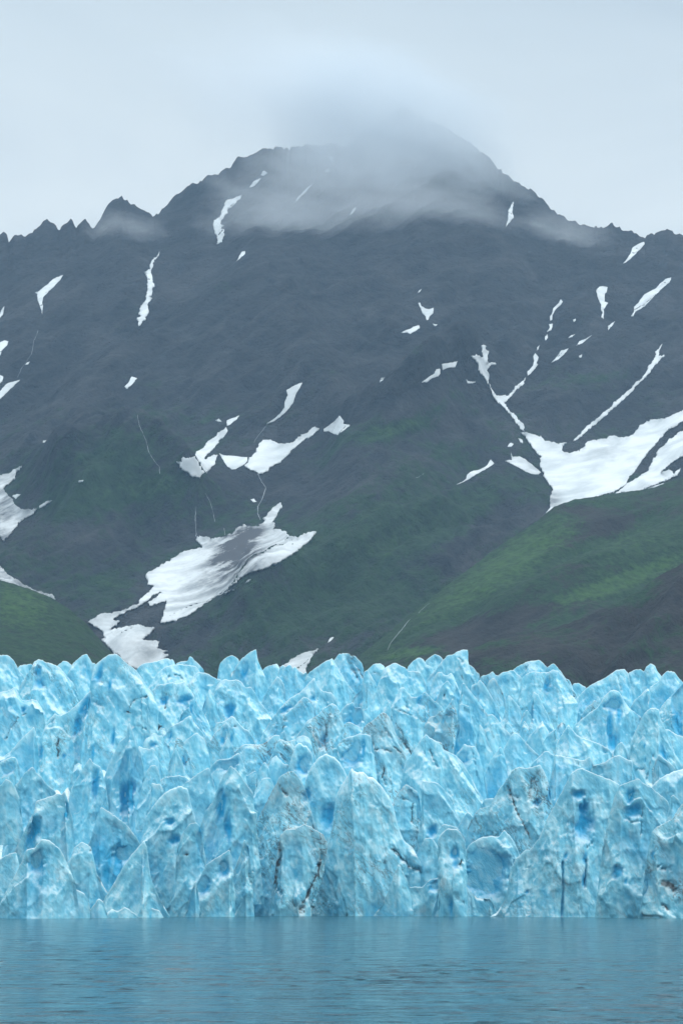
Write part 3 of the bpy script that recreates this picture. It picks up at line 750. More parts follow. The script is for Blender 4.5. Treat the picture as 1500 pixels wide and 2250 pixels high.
# ------------------------------------------------------------------ seracs: each ice tower is a body of its own
FR = {'A': (0, 1420, 5.769), 'B': (240, 1420, 5.769), 'C': (480, 1420, 5.769), 'D': (720, 1420, 5.769), 'E': (960, 1420, 5.769), 'F': (1200, 1420, 5.0),
      'L1': (0, 1400, 3.0), 'L2': (400, 1400, 3.0), 'L3': (800, 1400, 3.0), 'L4': (1100, 1400, 3.4625)}
def front_line(px):
    return np.interp(px, [-900, 0, 400, 750, 1100, 1500, 2400], [415, 456, 505, 535, 520, 472, 425])
SERACS = [
 # skyline row, left to right
 ('A', 340, 'low flat ice ridge low on the skyline between two left seracs', [(215,300),(245,250),(290,240),(350,228),(410,225),(430,300)], {}),
 ('A', 300, 'broad rounded pale serac at the left end of the skyline', [(-120,300),(-60,130),(0,115),(105,110),(160,160),(210,230),(245,310),(300,370),(320,430)], {}),
 ('A', 345, 'small rounded serac in the skyline gap left of a sharper peak', [(700,300),(740,230),(800,190),(840,185),(880,215),(910,235),(940,300)], {}),
 ('A', 300, 'pale skyline peak left of the tallest left serac', [(860,360),(920,230),(990,160),(1050,110),(1110,98),(1135,150),(1160,195),(1210,220),(1250,300),(1270,420)], {}),
 ('A', 250, 'broad tower with a blue pocket below its rounded tip and a striped right slope', [(250,520),(320,400),(390,300),(430,200),(490,160),(540,175),(570,205),(640,208),(720,250),(780,290),(850,380),(920,450),(970,560),(1000,640),(1020,700)],
    {'h': [(490,320,40,90),(520,460,60,75)], 'dirt': .45, 'foot': 850}),
 ('B', 345, 'spiky low skyline serac right behind the snow tongue', [(820,260),(870,200),(920,190),(990,190),(1020,130),(1060,150),(1100,195),(1150,245),(1195,295),(1220,360)], {}),
 ('B', 330, 'serac at the foot of the snow tongue, with a double tip', [(310,330),(390,250),(470,205),(540,205),(600,190),(680,165),(740,145),(780,175),(805,160),(835,215),(850,300)], {'dirt': .4}),
 ('B', 270, 'wide low ice dome with a faint arched seam', [(480,540),(520,490),(620,340),(700,270),(800,235),(900,230),(1020,240),(1110,262),(1150,330),(1180,420)], {'c': [([(740,440),(760,380),(830,360),(900,385),(940,430)],8,.5)]}),
 ('C', 330, 'small rounded skyline serac left of the horn with the blue hollow', [(0,290),(25,205),(80,155),(150,120),(190,118),(240,150),(262,180),(290,290)], {'blue': .1}),
 ('C', 270, 'sharp skyline horn with a deep blue hollow in its left flank', [(140,380),(190,310),(240,230),(270,180),(340,120),(420,55),(480,35),(490,130),(510,200),(550,290),(590,380),(610,470)], {'h': [(330,330,48,140)], 'foot': 700, 'nose': .62, 'p': .9}),
 ('C', 330, 'low rounded serac right of the horn on the skyline', [(540,320),(600,260),(680,230),(745,222),(775,280),(800,360)], {}),
 ('C', 300, 'jagged four tipped serac in front of the pale snow triangle', [(750,360),(780,265),(820,235),(850,262),(905,225),(945,280),(970,258),(1030,320),(1080,350),(1100,330),(1115,325),(1140,390)], {'blue': .15}),
 ('D', 262, 'long slab rising rightwards to the dirty topped serac', [(-290,420),(-255,350),(-195,300),(-105,240),(-55,200),(15,170),(55,150),(80,190),(130,280),(190,380),(250,470),(310,550),(350,620)], {'foot': 760}),
 ('D', 285, 'rounded skyline serac with dark debris streaks down its right side', [(50,260),(70,190),(110,130),(160,90),(210,82),(260,92),(300,125),(340,120),(380,165),(430,210),(455,290),(460,400)], {'dirt': .55, 'c': [([(240,150),(290,240),(340,330)],18,.9),([(310,160),(380,260),(440,390)],22,.9),([(350,300),(370,420)],16,.8)], 'foot': 620}),
 ('D', 330, 'small rounded serac in the skyline dip, with a dark fold', [(470,360),(500,300),(560,240),(620,217),(680,222),(720,260),(740,340)], {'c': [([(560,330),(620,330),(660,370)],10,.8)]}),
 ('D', 270, 'big pale skyline pyramid with two shoulders right of centre', [(600,620),(630,500),(650,440),(700,310),(740,260),(800,230),(850,203),(900,235),(980,275),(1010,320),(1080,310),(1160,330),(1200,390),(1240,470),(1250,560)], {'foot': 800, 'nose': .45}),
 ('D', 345, 'rounded skyline serac tucked behind between two larger ones, left of the tall horn', [(1200,250),(1230,190),(1290,140),(1350,103),(1400,105),(1450,150),(1480,240)], {}),
 ('D', 318, 'pointed skyline serac just right of the big pale pyramid', [(970,340),(1000,290),(1050,210),(1110,165),(1160,138),(1210,165),(1250,240),(1310,260),(1350,310),(1370,400)], {}),
 ('E', 310, 'rounded grey shoulder behind the tallest right hand horn', [(360,280),(385,235),(420,240),(470,280),(510,340),(535,350),(545,430),(530,500)], {'dirt': .4}),
 ('E', 280, 'tallest skyline horn on the right, cut off straight on its right side', [(-130,420),(-80,360),(0,270),(80,160),(130,115),(190,110),(250,65),(330,42),(393,42),(384,130),(388,220),(430,330),(470,470),(490,580)], {'c': [([(190,115),(280,160),(320,210)],9,.7),([(280,260),(310,350),(325,440)],10,.8)], 'nose': .55, 'foot': 760}),
 ('E', 322, 'small grey serac low in the skyline notch', [(530,440),(560,370),(650,355),(700,315),(740,365),(775,372),(800,440)], {'dirt': .6}),
 ('E', 322, 'broad smooth rounded skyline serac right of the notch', [(900,400),(960,300),(1040,240),(1120,200),(1200,180),(1300,175),(1350,220),(1400,275),(1440,340)], {'c': [([(1140,240),(1110,300)],9,.8)]}),
 ('F', 320, 'steep skyline knob ending the rounded serac group', [(-10,290),(0,235),(70,187),(100,205),(140,250),(180,310),(210,350),(250,370),(280,430),(300,540)], {'dirt': .5, 'c': [([(215,355),(250,450),(290,560)],9,.8)], 'foot': 700}),
 ('F', 345, 'small far serac in the low gap beside the dark rocky hillside', [(255,480),(275,440),(300,408),(350,405),(390,425),(425,440),(450,500)], {}),
 ('F', 290, 'long skyline ridge climbing rightwards from the low gap', [(200,780),(260,660),(330,570),(430,465),(510,410),(620,360),(700,310),(760,258),(815,252),(860,252),(895,290),(915,380)], {'foot': 900, 'blue': .12, 'c': [([(770,290),(790,400),(810,520)],6,.5)]}),
 ('F', 320, 'skyline peak with a stepped left shoulder near the right edge', [(870,360),(900,290),(960,262),(1030,252),(1070,278),(1090,230),(1145,183),(1190,215),(1215,275),(1260,330),(1290,400)], {'dirt': .3}),
 ('F', 280, 'rounded shadowy blue serac at the right end of the skyline', [(1100,560),(1130,450),(1220,400),(1250,365),(1270,320),(1320,275),(1370,266),(1420,300),(1460,360),(1500,400),(1560,500)], {'blue': .3, 'foot': 780}),
 # second rank
 ('B', 250, 'wide pyramid left of the striped rounded serac', [(960,560),(1000,480),(1080,380),(1130,330),(1200,335),(1270,360),(1330,400),(1420,430),(1460,520),(1490,660)], {'foot': 900, 'dirt': .3}),
 ('B', 215, 'thin inner spire in front of the wide pyramid', [(1150,900),(1180,800),(1210,700),(1275,535),(1330,640),(1370,740),(1400,860)], {'h': [(1195,730,26,80)], 'T': .4}),
 ('C', 226, 'rounded serac with curved stripes round its top, left of centre', [(-60,620),(-20,500),(50,430),(90,415),(150,430),(240,420),(290,450),(320,490),(350,530),(400,520),(450,560),(490,640),(540,720),(600,800),(660,880),(690,980)], {'dirt': .4, 'foot': 1150, 'h': [(160,820,60,110)]}),
 ('C', 240, 'slim pale pyramid right of the blue hollowed horn', [(530,760),(560,680),(600,600),(660,500),(710,430),(750,380),(800,430),(830,480),(850,600)], {'foot': 880}),
 ('D', 215, 'tall curved fin with a dark seam down its face', [(300,700),(340,630),(400,575),(430,500),(450,360),(470,305),(510,310),(560,390),(610,480),(640,580),(670,680),(700,790)], {'h': [(385,680,42,90)], 'c': [([(495,560),(490,700),(500,830)],8,.9)], 'foot': 1000}),
 ('E', 240, 'cluster of rounded ice knuckles below the tallest right horn', [(-80,520),(-50,420),(0,330),(50,330),(90,370),(130,380),(145,355),(180,340),(210,380),(240,460),(280,560),(300,650),(310,740)], {'dirt': .35, 'foot': 820}),
 ('E', 218, 'narrow cone with a dark crease, left of the thin curved spire', [(-30,720),(20,600),(60,490),(130,435),(170,480),(210,550),(240,650),(265,780)], {'dirt': .4, 'c': [([(110,560),(80,660)],14,.7)]}),
 ('E', 235, 'stepped slope of pale ice right of the tallest horn', [(400,640),(420,560),(440,490),(500,475),(540,420),(590,480),(640,560),(700,660),(740,760),(790,880),(840,980)], {'dirt': .35, 'foot': 1080, 'nose': .35}),
 ('E', 215, 'thin curved spire leaning away to the lower right', [(290,680),(305,580),(310,500),(325,455),(360,500),(410,560),(490,660),(540,740),(600,820),(650,880),(660,980)], {'T': .35, 'foot': 1150}),
 ('E', 262, 'grey dirt streaked serac in the cleft below the skyline notch', [(620,540),(650,440),(700,400),(740,420),(760,470),(800,530),(840,620),(860,700),(860,800)], {'dirt': .75, 'c': [([(770,460),(820,580),(855,700)],12,.9)], 'foot': 950}),
 ('E', 280, 'big smooth rounded serac right of the grey cleft', [(740,480),(770,380),(830,325),(900,315),(960,300),(1000,340),(1060,390),(1100,470),(1140,560),(1190,680)], {'foot': 900}),
 ('E', 268, 'folded dome with a small deep blue hole', [(1040,560),(1070,400),(1110,370),(1170,330),(1240,318),(1330,335),(1400,330),(1460,300),(1530,310),(1580,370),(1640,440),(1700,560),(1730,700)], {'h': [(1385,500,36,85)], 'dirt': .45, 'foot': 1050}),
 ('E', 218, 'leaning peak with a bluish left flank under the folded dome', [(1130,960),(1160,800),(1190,680),(1220,570),(1260,600),(1310,680),(1340,760),(1400,860),(1440,960),(1490,1070)], {'h': [(1180,850,45,120)], 'dirt': .35}),
 ('E', 202, 'dark speckled tooth standing clear in front of the grey cleft', [(835,1000),(845,880),(865,760),(890,640),(910,615),(950,670),(1000,720),(1050,780),(1065,880),(1085,1010)], {'dirt': .55, 'foot': 1150}),
 ('E', 190, 'small rounded tooth right of the speckled tooth', [(1060,950),(1090,850),(1135,805),(1170,850),(1195,890),(1195,970)], {}),
 ('E', 180, 'little double spike below the small rounded tooth', [(1060,1080),(1080,990),(1100,940),(1130,985),(1160,1030),(1180,962),(1220,980),(1250,1030),(1260,1100)], {'dirt': .4}),
 ('C', 200, 'long rising ridge with a small blue cave in its left flank', [(520,1230),(560,1110),(620,1010),(680,910),(760,810),(840,720),(920,650),(1030,590),(1100,520),(1160,450),(1215,395),(1240,470),(1290,550),(1360,575),(1430,590),(1480,660),(1500,740)], {'h': [(860,800,70,38,-.5),(1215,670,38,38)], 'foot': 1250, 'nose': .62, 'dirt': .3}),
 ('C', 188, 'rounded slab leaning on the long rising ridge', [(790,1000),(840,870),(930,800),(1000,720),(1080,640),(1150,670),(1200,730),(1230,850)], {'c': [([(770,920),(830,930),(850,940)],14,.9),([(790,980),(830,1010),(800,1080)],18,.9)], 'dirt': .4, 'foot': 1250}),
 ('A', 200, 'broad two tipped serac near the left edge with a round blue pit', [(-80,640),(0,580),(100,570),(190,515),(230,580),(270,670),(330,690),(400,670),(470,690),(530,770),(580,850),(610,950),(600,1020)], {'h': [(312,805,36,40)], 'c': [([(330,860),(230,910),(190,1000),(120,1080),(90,1170)],7,.8)], 'dirt': .4, 'foot': 1350}),
 ('B', 202, 'wide dome with a blue cave mouth and dark specks', [(500,720),(540,580),(610,490),(700,480),(800,460),(870,470),(960,440),(985,500),(1050,580),(1120,720),(1200,850),(1260,960),(1290,1040)], {'h': [(700,690,50,62),(960,690,85,60),(1045,800,24,70)], 'c': [([(700,600),(800,620)],9,.8),([(720,720),(715,800)],16,.9),([(620,1060),(640,1000),(690,1020)],16,1.)], 'dirt': .4, 'foot': 1150}),
 ('F', 197, 'ragged dirty little spike left of the pyramid with the blue cave', [(360,840),(400,720),(450,660),(490,640),(520,595),(545,600),(560,680)], {'dirt': .6}),
 ('F', 202, 'angular block with an upright right edge, below the right skyline', [(900,720),(960,590),(1040,530),(1110,460),(1125,470),(1127,640),(1140,720)], {'blue': .15, 'foot': 820}),
 ('F', 180, 'tall serac at the right edge split by a deep vivid blue crevasse', [(1200,800),(1240,690),(1290,620),(1380,530),(1440,470),(1500,400),(1580,330),(1700,420)], {'h': [(1480,580,75,220,.1),(1440,820,55,200)], 'foot': 1000, 'nose': .25, 'dirt': .3}),
 ('F', 170, 'large pyramid with a tall blue cave down its middle', [(300,900),(320,860),(380,800),(460,740),(560,670),(640,540),(690,490),(740,478),(790,500),(830,560),(880,640),(920,690),(980,730),(1030,770),(1070,830)], {'h': [(745,640,85,85),(690,900,32,200),(720,1050,46,110),(790,740,30,120)], 'foot': 1200, 'nose': .3}),
 ('E', 175, 'pale triangular slab sloping right, above the grey tooth', [(580,1120),(600,1010),(640,870),(700,865),(750,910),(800,980),(860,1050),(930,1120),(940,1200)], {'dirt': .3, 'c': [([(690,1100),(720,1200)],10,.6)], 'foot': 1340}),
 ('D', 190, 'large cone with dark brown cracks running down to the right', [(730,930),(770,830),(830,710),(870,610),(920,530),(960,520),(1000,570),(1060,640),(1150,640),(1200,600),(1225,565),(1270,620),(1350,690),(1440,760),(1490,850)], {'h': [(1170,680,34,80)], 'c': [([(860,980),(910,1040),(940,1120),(990,1250),(1060,1370)],14,1.),([(870,800),(960,840),(1060,890)],9,.8),([(1000,700),(1010,780)],12,.6),([(880,1040),(900,1160),(960,1230)],22,.7)], 'dirt': .55, 'foot': 1420, 'nose': .3}),
 ('D', 176, 'small dirty crest spike at the shoulder of the cracked cone', [(680,870),(740,760),(780,710),(800,770),(805,850)], {'dirt': .5}),
 ('D', 175, 'low scalloped wall around a glowing blue basin', [(150,860),(190,790),(240,740),(320,710),(350,780),(420,775),(445,850),(460,980)], {'h': [(360,900,110,110)], 'foot': 1100}),
 ('D', 152, 'low pale ridge between the blue basin and the overhanging brow', [(180,1060),(220,980),(270,960),(340,990),(400,1030),(450,1090)], {'dirt': .45}),
 ('E', 172, 'dirt covered serac with a thin sharp spike on top', [(-160,1000),(-110,920),(-60,880),(0,870),(40,820),(80,870),(120,780),(205,655),(220,740),(260,900),(300,1080),(340,1180),(360,1270)], {'dirt': .75, 'foot': 1400, 'c': [([(10,860),(60,880),(160,860)],16,.8),([(170,1000),(200,990)],10,1.)]}),
 ('E', 165, 'upright blue slab with a flat top', [(258,1000),(270,880),(280,780),(285,720),(330,735),(400,750),(415,830),(440,930),(455,1050),(465,1260)], {'blue': .3, 'T': .3, 'foot': 1300}),
 ('A', 170, 'massive left hand serac, tallest on the left, with a blue slit under its tip', [(880,1320),(1000,1100),(1060,880),(1140,720),(1160,560),(1165,380),(1190,260),(1250,200),(1310,150),(1345,130),(1390,105),(1440,92),(1480,98),(1540,150),(1630,235),(1720,300),(1785,380),(1835,460),(1885,530),(1945,600),(1960,757),(1980,1000),(1990,1130)],
    {'h': [(1265,360,44,130,.12),(1402,500,26,70),(1460,1150,26,110),(1210,1380,14,90)], 'c': [([(1180,620),(1190,700),(1300,760)],26,.5),([(1880,640),(1700,700),(1640,820)],7,.8),([(1700,1000),(1860,1060)],10,.6),([(1620,830),(1680,850)],14,.8)], 'dirt': .45, 'foot': 1750, 'nose': .38}),
 ('A', 150, 'curved wing of ice with a bright blue hollow, left of the massive serac', [(300,1560),(400,1350),(470,1240),(540,1120),(580,1000),(640,910),(700,850),(750,885),(880,820),(960,760),(1060,660),(1150,560),(1158,720),(1100,880),(1040,1050),(980,1200)], {'h': [(1085,780,60,150,.35),(1000,1020,60,130,.3),(530,1330,28,90),(830,1400,28,40)], 'c': [([(745,1180),(740,1280),(760,1400)],16,1.),([(590,1000),(660,960),(700,880)],9,.6)], 'dirt': .35, 'foot': 1750, 'nose': .45}),
 ('B', 168, 'grey dusty spike in front of the blue cave dome', [(850,1040),(890,920),(930,840),(1010,765),(1040,850),(1080,960)], {'dirt': .6}),
 ('C', 165, 'broad peak with black debris stains in its centre', [(940,1210),(980,1150),(1050,1060),(1130,940),(1180,920),(1260,870),(1350,770),(1440,725),(1480,740),(1520,800),(1560,900),(1590,1000),(1640,1100)], {'dirt': .6, 'c': [([(1360,980),(1370,1100),(1340,1200),(1370,1330)],34,.8),([(1200,1080),(1260,1220),(1290,1310)],18,.8)], 'h': [(1340,1180,60,90)], 'foot': 1400}),
 ('C', 162, 'pyramid with a dusty top below the striped rounded serac', [(-60,1060),(-20,960),(50,965),(110,930),(170,880),(210,910),(270,990),(320,1040),(380,1070),(420,1140),(480,1240)], {'dirt': .5, 'h': [(165,1180,24,70)], 'c': [([(180,1020),(230,1010)],16,.7)], 'foot': 1300}),
 ('F', 165, 'short smooth bluish stump beside a swooping peak', [(90,1000),(120,870),(170,832),(205,850),(210,950)], {'blue': .15}),
 ('F', 150, 'small seamed lump left of the bluish stump', [(-40,1060),(0,990),(40,950),(100,905),(112,960),(100,1080)], {'dirt': .4, 'c': [([(92,920),(85,1050)],6,.9)]}),
 ('E', 165, 'compact pyramid under the leaning bluish peak', [(1090,1260),(1180,1120),(1260,1040),(1330,950),(1370,1010),(1410,1080),(1440,1200)], {'dirt': .35, 'foot': 1300}),
 ('F', 152, 'dirty jagged shoulder at the right edge below the vivid crevasse', [(1280,1000),(1300,920),(1340,910),(1400,960),(1470,985),(1540,1000),(1600,1080)], {'dirt': .6, 'foot': 1150}),
 # middle rank
 ('B', 150, 'tiny jagged lump right of the massive left serac', [(600,1140),(650,1050),(695,1035),(720,1080),(750,1210)], {'dirt': .4}),
 ('E', 150, 'grey pointed tooth with one bright edge', [(490,1260),(510,1080),(540,985),(580,1040),(610,1120),(640,1200),(680,1290),(700,1350)], {'dirt': .5, 'foot': 1480}),
 ('B', 140, 'clean pyramid with a long left slope in the left middle', [(700,1140),(740,1060),(780,1020),(880,970),(960,920),(1035,870),(1070,950),(1130,1030),(1190,1100),(1250,1230)], {'h': [(770,1130,26,60)], 'foot': 1350}),
 ('E', 140, 'smooth wide pyramid right of the grey tooth', [(830,1350),(850,1290),(900,1190),(960,1100),(1000,1095),(1050,1140),(1110,1210),(1180,1280),(1280,1380),(1310,1440)], {'foot': 1580}),
 ('A', 130, 'smooth blue blade rising to the right at the left edge', [(-100,1540),(0,1440),(150,1320),(270,1180),(350,1100),(435,1020),(460,1100),(464,1230),(440,1340)], {'blue': .22, 'T': .35, 'foot': 1560, 'dirt': .05}),
 ('B', 132, 'pale lumpy knob left of the clean pyramid', [(430,1240),(460,1180),(520,1140),(590,1095),(620,1130),(680,1140),(700,1200),(770,1280)], {'h': [(570,1260,40,36)]}),
 ('C', 132, 'tiny white fang above the dark smeared ridge', [(750,1190),(790,1110),(835,1065),(855,1120),(862,1180),(900,1210)], {}),
 ('E', 130, 'shaded fin in front of the smooth wide pyramid', [(640,1520),(680,1430),(740,1370),(800,1270),(830,1310),(860,1400)], {'blue': .1, 'foot': 1700}),
 ('D', 130, 'big central serac smeared with black seams', [(420,1120),(440,1060),(490,990),(560,950),(620,900),(680,840),(740,850),(790,920),(830,1010),(850,1080),(900,1200),(960,1330),(1000,1450),(1020,1620)], {'dirt': .8, 'foot': 1760, 'c': [([(550,1180),(600,1320),(700,1300),(790,1340)],12,.9),([(680,1500),(720,1560),(690,1650),(730,1760)],15,1.),([(920,1480),(970,1540)],14,.9),([(930,1680),(980,1730)],12,1.),([(720,1050),(800,1160)],10,.7),([(820,1280),(920,1340)],12,.8)]}),
 ('D', 121, 'overhanging brow with a dark blue cave beneath', [(90,1340),(110,1270),(150,1210),(230,1160),(340,1130),(410,1105),(470,1115),(540,1130),(570,1230)], {'h': [(330,1400,130,140),(450,1300,26,150)], 'c': [([(140,1230),(230,1200),(330,1190)],10,.8),([(390,1250),(410,1320)],22,.6)], 'dirt': .4, 'foot': 1700}),
 ('B', 120, 'dusty flat pyramid leaning on the clean one', [(940,1260),(960,1210),(1040,1140),(1110,1095),(1150,1130),(1200,1170),(1250,1260)], {'dirt': .55, 'foot': 1420}),
 ('C', 116, 'clean blue fang left of the dark smeared ridge', [(20,1330),(80,1220),(115,1160),(150,1220),(190,1300),(205,1360)], {'blue': .1}),
 ('B', 128, 'narrow ridge of ice stepping up to the dusty topped pyramid', [(1180,1260),(1250,1230),(1300,1170),(1340,1100),(1400,1050),(1440,1000),(1480,960),(1510,1000),(1530,1120)], {'h': [(1440,1180,24,70)], 'dirt': .4}),
 ('C', 115, 'long low ridge smeared with dark dirt', [(150,1400),(190,1350),(320,1245),(400,1240),(490,1250),(560,1240),(620,1200),(650,1170),(700,1130),(770,1130),(800,1200)], {'dirt': .7, 'foot': 1600, 'c': [([(160,1390),(210,1360)],20,1.)]}),
 ('E', 115, 'twin edged fin with a second rib on its right', [(220,1420),(250,1350),(310,1290),(340,1240),(400,1260),(480,1270),(530,1370),(560,1480),(590,1590),(620,1750),(640,1860)], {'foot': 1900, 'h': [(340,1430,60,80)], 'c': [([(430,1300),(470,1450),(500,1640)],7,.5)]}),
 ('A', 110, 'small rounded hump with a blue hollow at the left edge', [(-80,1600),(0,1480),(90,1430),(150,1400),(200,1410),(225,1450),(250,1540)], {'h': [(110,1560,70,75)], 'foot': 1750}),
 ('F', 110, 'swooping peak with a long concave right slope', [(70,1250),(90,1180),(120,1050),(170,960),(240,862),(280,920),(340,980),(420,1020),(520,1050),(620,1090),(680,1130),(720,1180),(750,1260)], {'foot': 1330, 'dirt': .15}),
 ('C', 110, 'rounded rear hump standing behind the smooth blue egg', [(950,1250),(980,1180),(1010,1140),(1080,1130),(1130,1150),(1170,1200),(1190,1290),(1230,1390)], {'blue': .15}),
 ('E', 110, 'rounded shaded serac right of the smooth wide pyramid', [(1120,1600),(1160,1540),(1220,1470),(1290,1400),(1350,1340),(1400,1330),(1470,1380),(1500,1470)], {'foot': 1750}),
 ('B', 105, 'stout tooth with black flecks on its right edge', [(810,1330),(830,1250),(850,1170),(880,1155),(930,1190),(960,1260),(1010,1370),(1030,1440)], {'dirt': .45, 'c': [([(970,1340),(1000,1430),(960,1500)],12,.9)], 'h': [(960,1450,30,70)], 'foot': 1560}),
 ('C', 105, 'sharp edged serac with a black stained pocket, left of the blue egg', [(610,1520),(630,1480),(680,1370),(730,1250),(770,1180),(820,1190),(880,1210),(930,1190),(980,1180),(1020,1260),(1040,1340)], {'dirt': .55, 'c': [([(845,1250),(835,1310)],14,1.),([(790,1370),(850,1440)],14,.9),([(880,1300),(900,1400)],12,.6)], 'foot': 1650}),
 ('F', 101, 'small bump at the foot of the blue cave pyramid', [(710,1230),(730,1170),(770,1090),(815,1048),(850,1080),(880,1160),(900,1250)], {}),
 ('B', 100, 'square shouldered block beside the tall blue spire', [(360,1330),(380,1260),(430,1290),(490,1310),(540,1290),(580,1310),(610,1400),(650,1500)], {'blue': .15}),
 ('F', 120, 'big steep cone near the right edge with faint ring marks', [(880,1260),(900,1200),(920,1080),(960,960),(1020,840),(1060,760),(1110,700),(1180,675),(1230,690),(1250,790),(1290,880),(1330,980),(1360,1060),(1420,1200),(1510,1350)], {'h': [(1065,1100,13,28),(1062,1250,12,25),(1285,1170,34,85,-.4)], 'c': [([(970,1360),(1050,1340)],9,.7),([(1170,1170),(1110,1320),(1080,1450)],5,.6)], 'foot': 1560, 'nose': .55}),
 ('L3', 96, 'large pyramid right of centre with a long right hand slope', [(250,900),(270,830),(320,760),(370,680),(402,640),(440,670),(510,700),(520,740),(600,780),(650,830),(700,920),(740,1000),(790,1080)], {'foot': 1230, 'dirt': .35, 'c': [([(430,740),(480,860)],6,.6),([(500,700),(525,740)],8,.8)], 'nose': .35}),
 ('L1', 95, 'small rounded knob standing on the left middle ice', [(470,960),(485,890),(490,850),(520,830),(538,845),(542,885),(555,940)], {}),
 ('D', 96, 'row of tiny crumbled spikes below the overhanging brow', [(-40,1390),(0,1340),(40,1280),(65,1300),(110,1290),(140,1370)], {'dirt': .35}),
 ('L1', 86, 'broad peak left of the tall blue spire', [(470,1000),(500,950),(550,860),(595,795),(620,830),(665,855),(680,900),(700,980)], {'blue': .12, 'foot': 1300, 'h': [(635,980,22,90)]}),
 ('B', 86, 'thin crooked spike with a dusty right edge', [(760,1480),(780,1420),(810,1340),(850,1280),(870,1340),(900,1410),(940,1500),(960,1590),(1050,1700)], {'dirt': .4}),
 ('C', 86, 'small triangular tooth left of the smooth blue egg', [(610,1560),(640,1500),(680,1420),(735,1385),(780,1440),(840,1500),(890,1500)], {'blue': .1}),
 ('L1', 78, 'tall blue spire with a needle tip', [(640,1080),(690,920),(720,830),(790,690),(835,650),(840,600),(852,562),(870,600),(900,700),(930,760),(950,860),(970,1000)], {'h': [(850,1060,52,120,.15)], 'foot': 1330, 'blue': .15, 'nose': .42, 'dirt': .1}),
 ('C', 80, 'smooth blue egg shaped serac', [(880,1560),(900,1490),(940,1370),(970,1270),(1020,1215),(1060,1240),(1120,1265),(1170,1340),(1200,1430),(1200,1560)], {'h': [(1070,1520,95,120)], 'p': .5, 'dirt': .05, 'foot': 1800}),
 ('C', 78, 'narrow pale fang beside the small triangular tooth', [(470,1680),(520,1560),(560,1490),(590,1465),(620,1500),(650,1580)], {}),
 ('B', 75, 'overhanging block with a blue hollow under its brow', [(1240,1640),(1270,1560),(1330,1480),(1384,1436),(1445,1430),(1515,1425),(1575,1390),(1640,1350),(1675,1420),(1710,1500),(1730,1610)], {'h': [(1530,1510,110,70)], 'foot': 1800}),
 ('C', 73, 'low dusty rubble of ice between the blue block and the fang', [(310,1700),(350,1640),(400,1620),(470,1580),(492,1650),(500,1720)], {'dirt': .45}),
 ('L1', 70, 'low ice ledge behind the clean blue pyramid on the left', [(1020,1000),(1040,950),(1100,920),(1180,910),(1240,930),(1270,1000)], {'dirt': .4}),
 ('F', 70, 'flat topped white block with a dirty right corner', [(30,1500),(60,1380),(80,1280),(85,1195),(150,1200),(250,1220),(360,1250),(430,1250),(470,1205),(510,1280),(540,1380)], {'c': [([(345,1250),(350,1300)],14,.7)], 'foot': 1650, 'dirt': .2}),
 ('L1', 63, 'rounded tooth close right of the tall blue spire', [(920,1080),(945,960),(965,890),(990,850),(1020,840),(1045,870),(1055,920),(1065,1000)], {'foot': 1150}),
 ('L1', 60, 'broad pyramid on the left below the massive serac', [(60,1040),(100,980),(150,920),(180,880),(215,850),(240,890),(280,930),(300,960),(370,1020)], {'foot': 1330, 'blue': .08}),
 ('F', 60, 'sickle shaped crest with a bluish shaded hollow on its left', [(480,1370),(510,1310),(560,1300),(640,1270),(720,1220),(800,1190),(850,1230),(940,1260),(950,1340),(975,1440),(990,1520)], {'h': [(560,1380,60,30)], 'nose': .7, 'foot': 1600}),
 ('L4', 60, 'stubby pointed tooth at the foot of the big steep cone', [(1150,1160),(1175,1020),(1165,950),(1200,890),(1240,930),(1290,960),(1330,1010),(1350,1080)], {'foot': 1250}),
 ('L1', 51, 'small square faced block below the low ice ledge', [(975,1090),(990,1050),(1000,960),(1060,970),(1066,1040),(1080,1090)], {'dirt': .35}),
 # front ranks
 ('L1', 50, 'small pointed serac at the left edge, left of the broad pyramid', [(-60,1060),(0,985),(40,935),(75,955),(100,985),(130,1060)], {'foot': 1250}),
 ('L2', 50, 'big rounded dome in the centre behind the finned slab', [(780,1130),(808,1010),(815,930),(850,860),(900,790),(945,768),(1000,790),(1040,830),(1070,880),(1090,920),(1100,1020)], {'h': [(970,1180,42,90),(825,1040,28,45)], 'foot': 1480, 'dirt': .3, 'p': .5}),
 ('B', 45, 'clean blue pyramid left of the grooved tower', [(930,1800),(960,1740),(1080,1650),(1180,1580),(1255,1535),(1290,1610),(1330,1740),(1360,1900)], {'foot': 2300, 'h': [(1290,2130,60,110)], 'dirt': .1}),
 ('L2', 44, 'small rounded serac tucked left of the dirty front tower', [(440,1240),(460,1150),(480,1010),(530,930),(575,925),(600,960),(620,1060)], {'blue': .15, 'foot': 1300}),
 ('L1', 40, 'long diagonal ridge on the left dipping to the lower left', [(0,1620),(60,1500),(100,1400),(140,1330),(180,1240),(225,1150),(240,1080),(310,1060),(380,1030),(410,1040),(430,1010),(450,1080),(480,1200)], {'foot': 1700, 'h': [(230,1300,40,110,.3),(440,1150,16,60)], 'blue': .08}),
 ('L3', 40, 'fluted tower with thin black drip lines', [(180,1160),(190,1090),(220,1030),(270,970),(310,990),(350,1020),(365,1080),(380,1220)], {'dirt': .5, 'c': [([(240,1060),(320,1080),(310,1220)],6,1.),([(360,1180),(340,1330)],6,.8)], 'h': [(372,1090,18,100)], 'foot': 1430}),
 ('L3', 41, 'low white hollow rim left of the double lobed tower', [(750,1150),(770,1110),(790,1070),(850,1060),(868,1110)], {}),
 ('L4', 40, 'smooth bluish shoulder rising to the right edge', [(1100,1200),(1150,1130),(1200,1080),(1290,1030),(1385,1000),(1480,970),(1580,960),(1660,1060)], {'blue': .15, 'foot': 1420, 'dirt': .05, 'p': .6}),
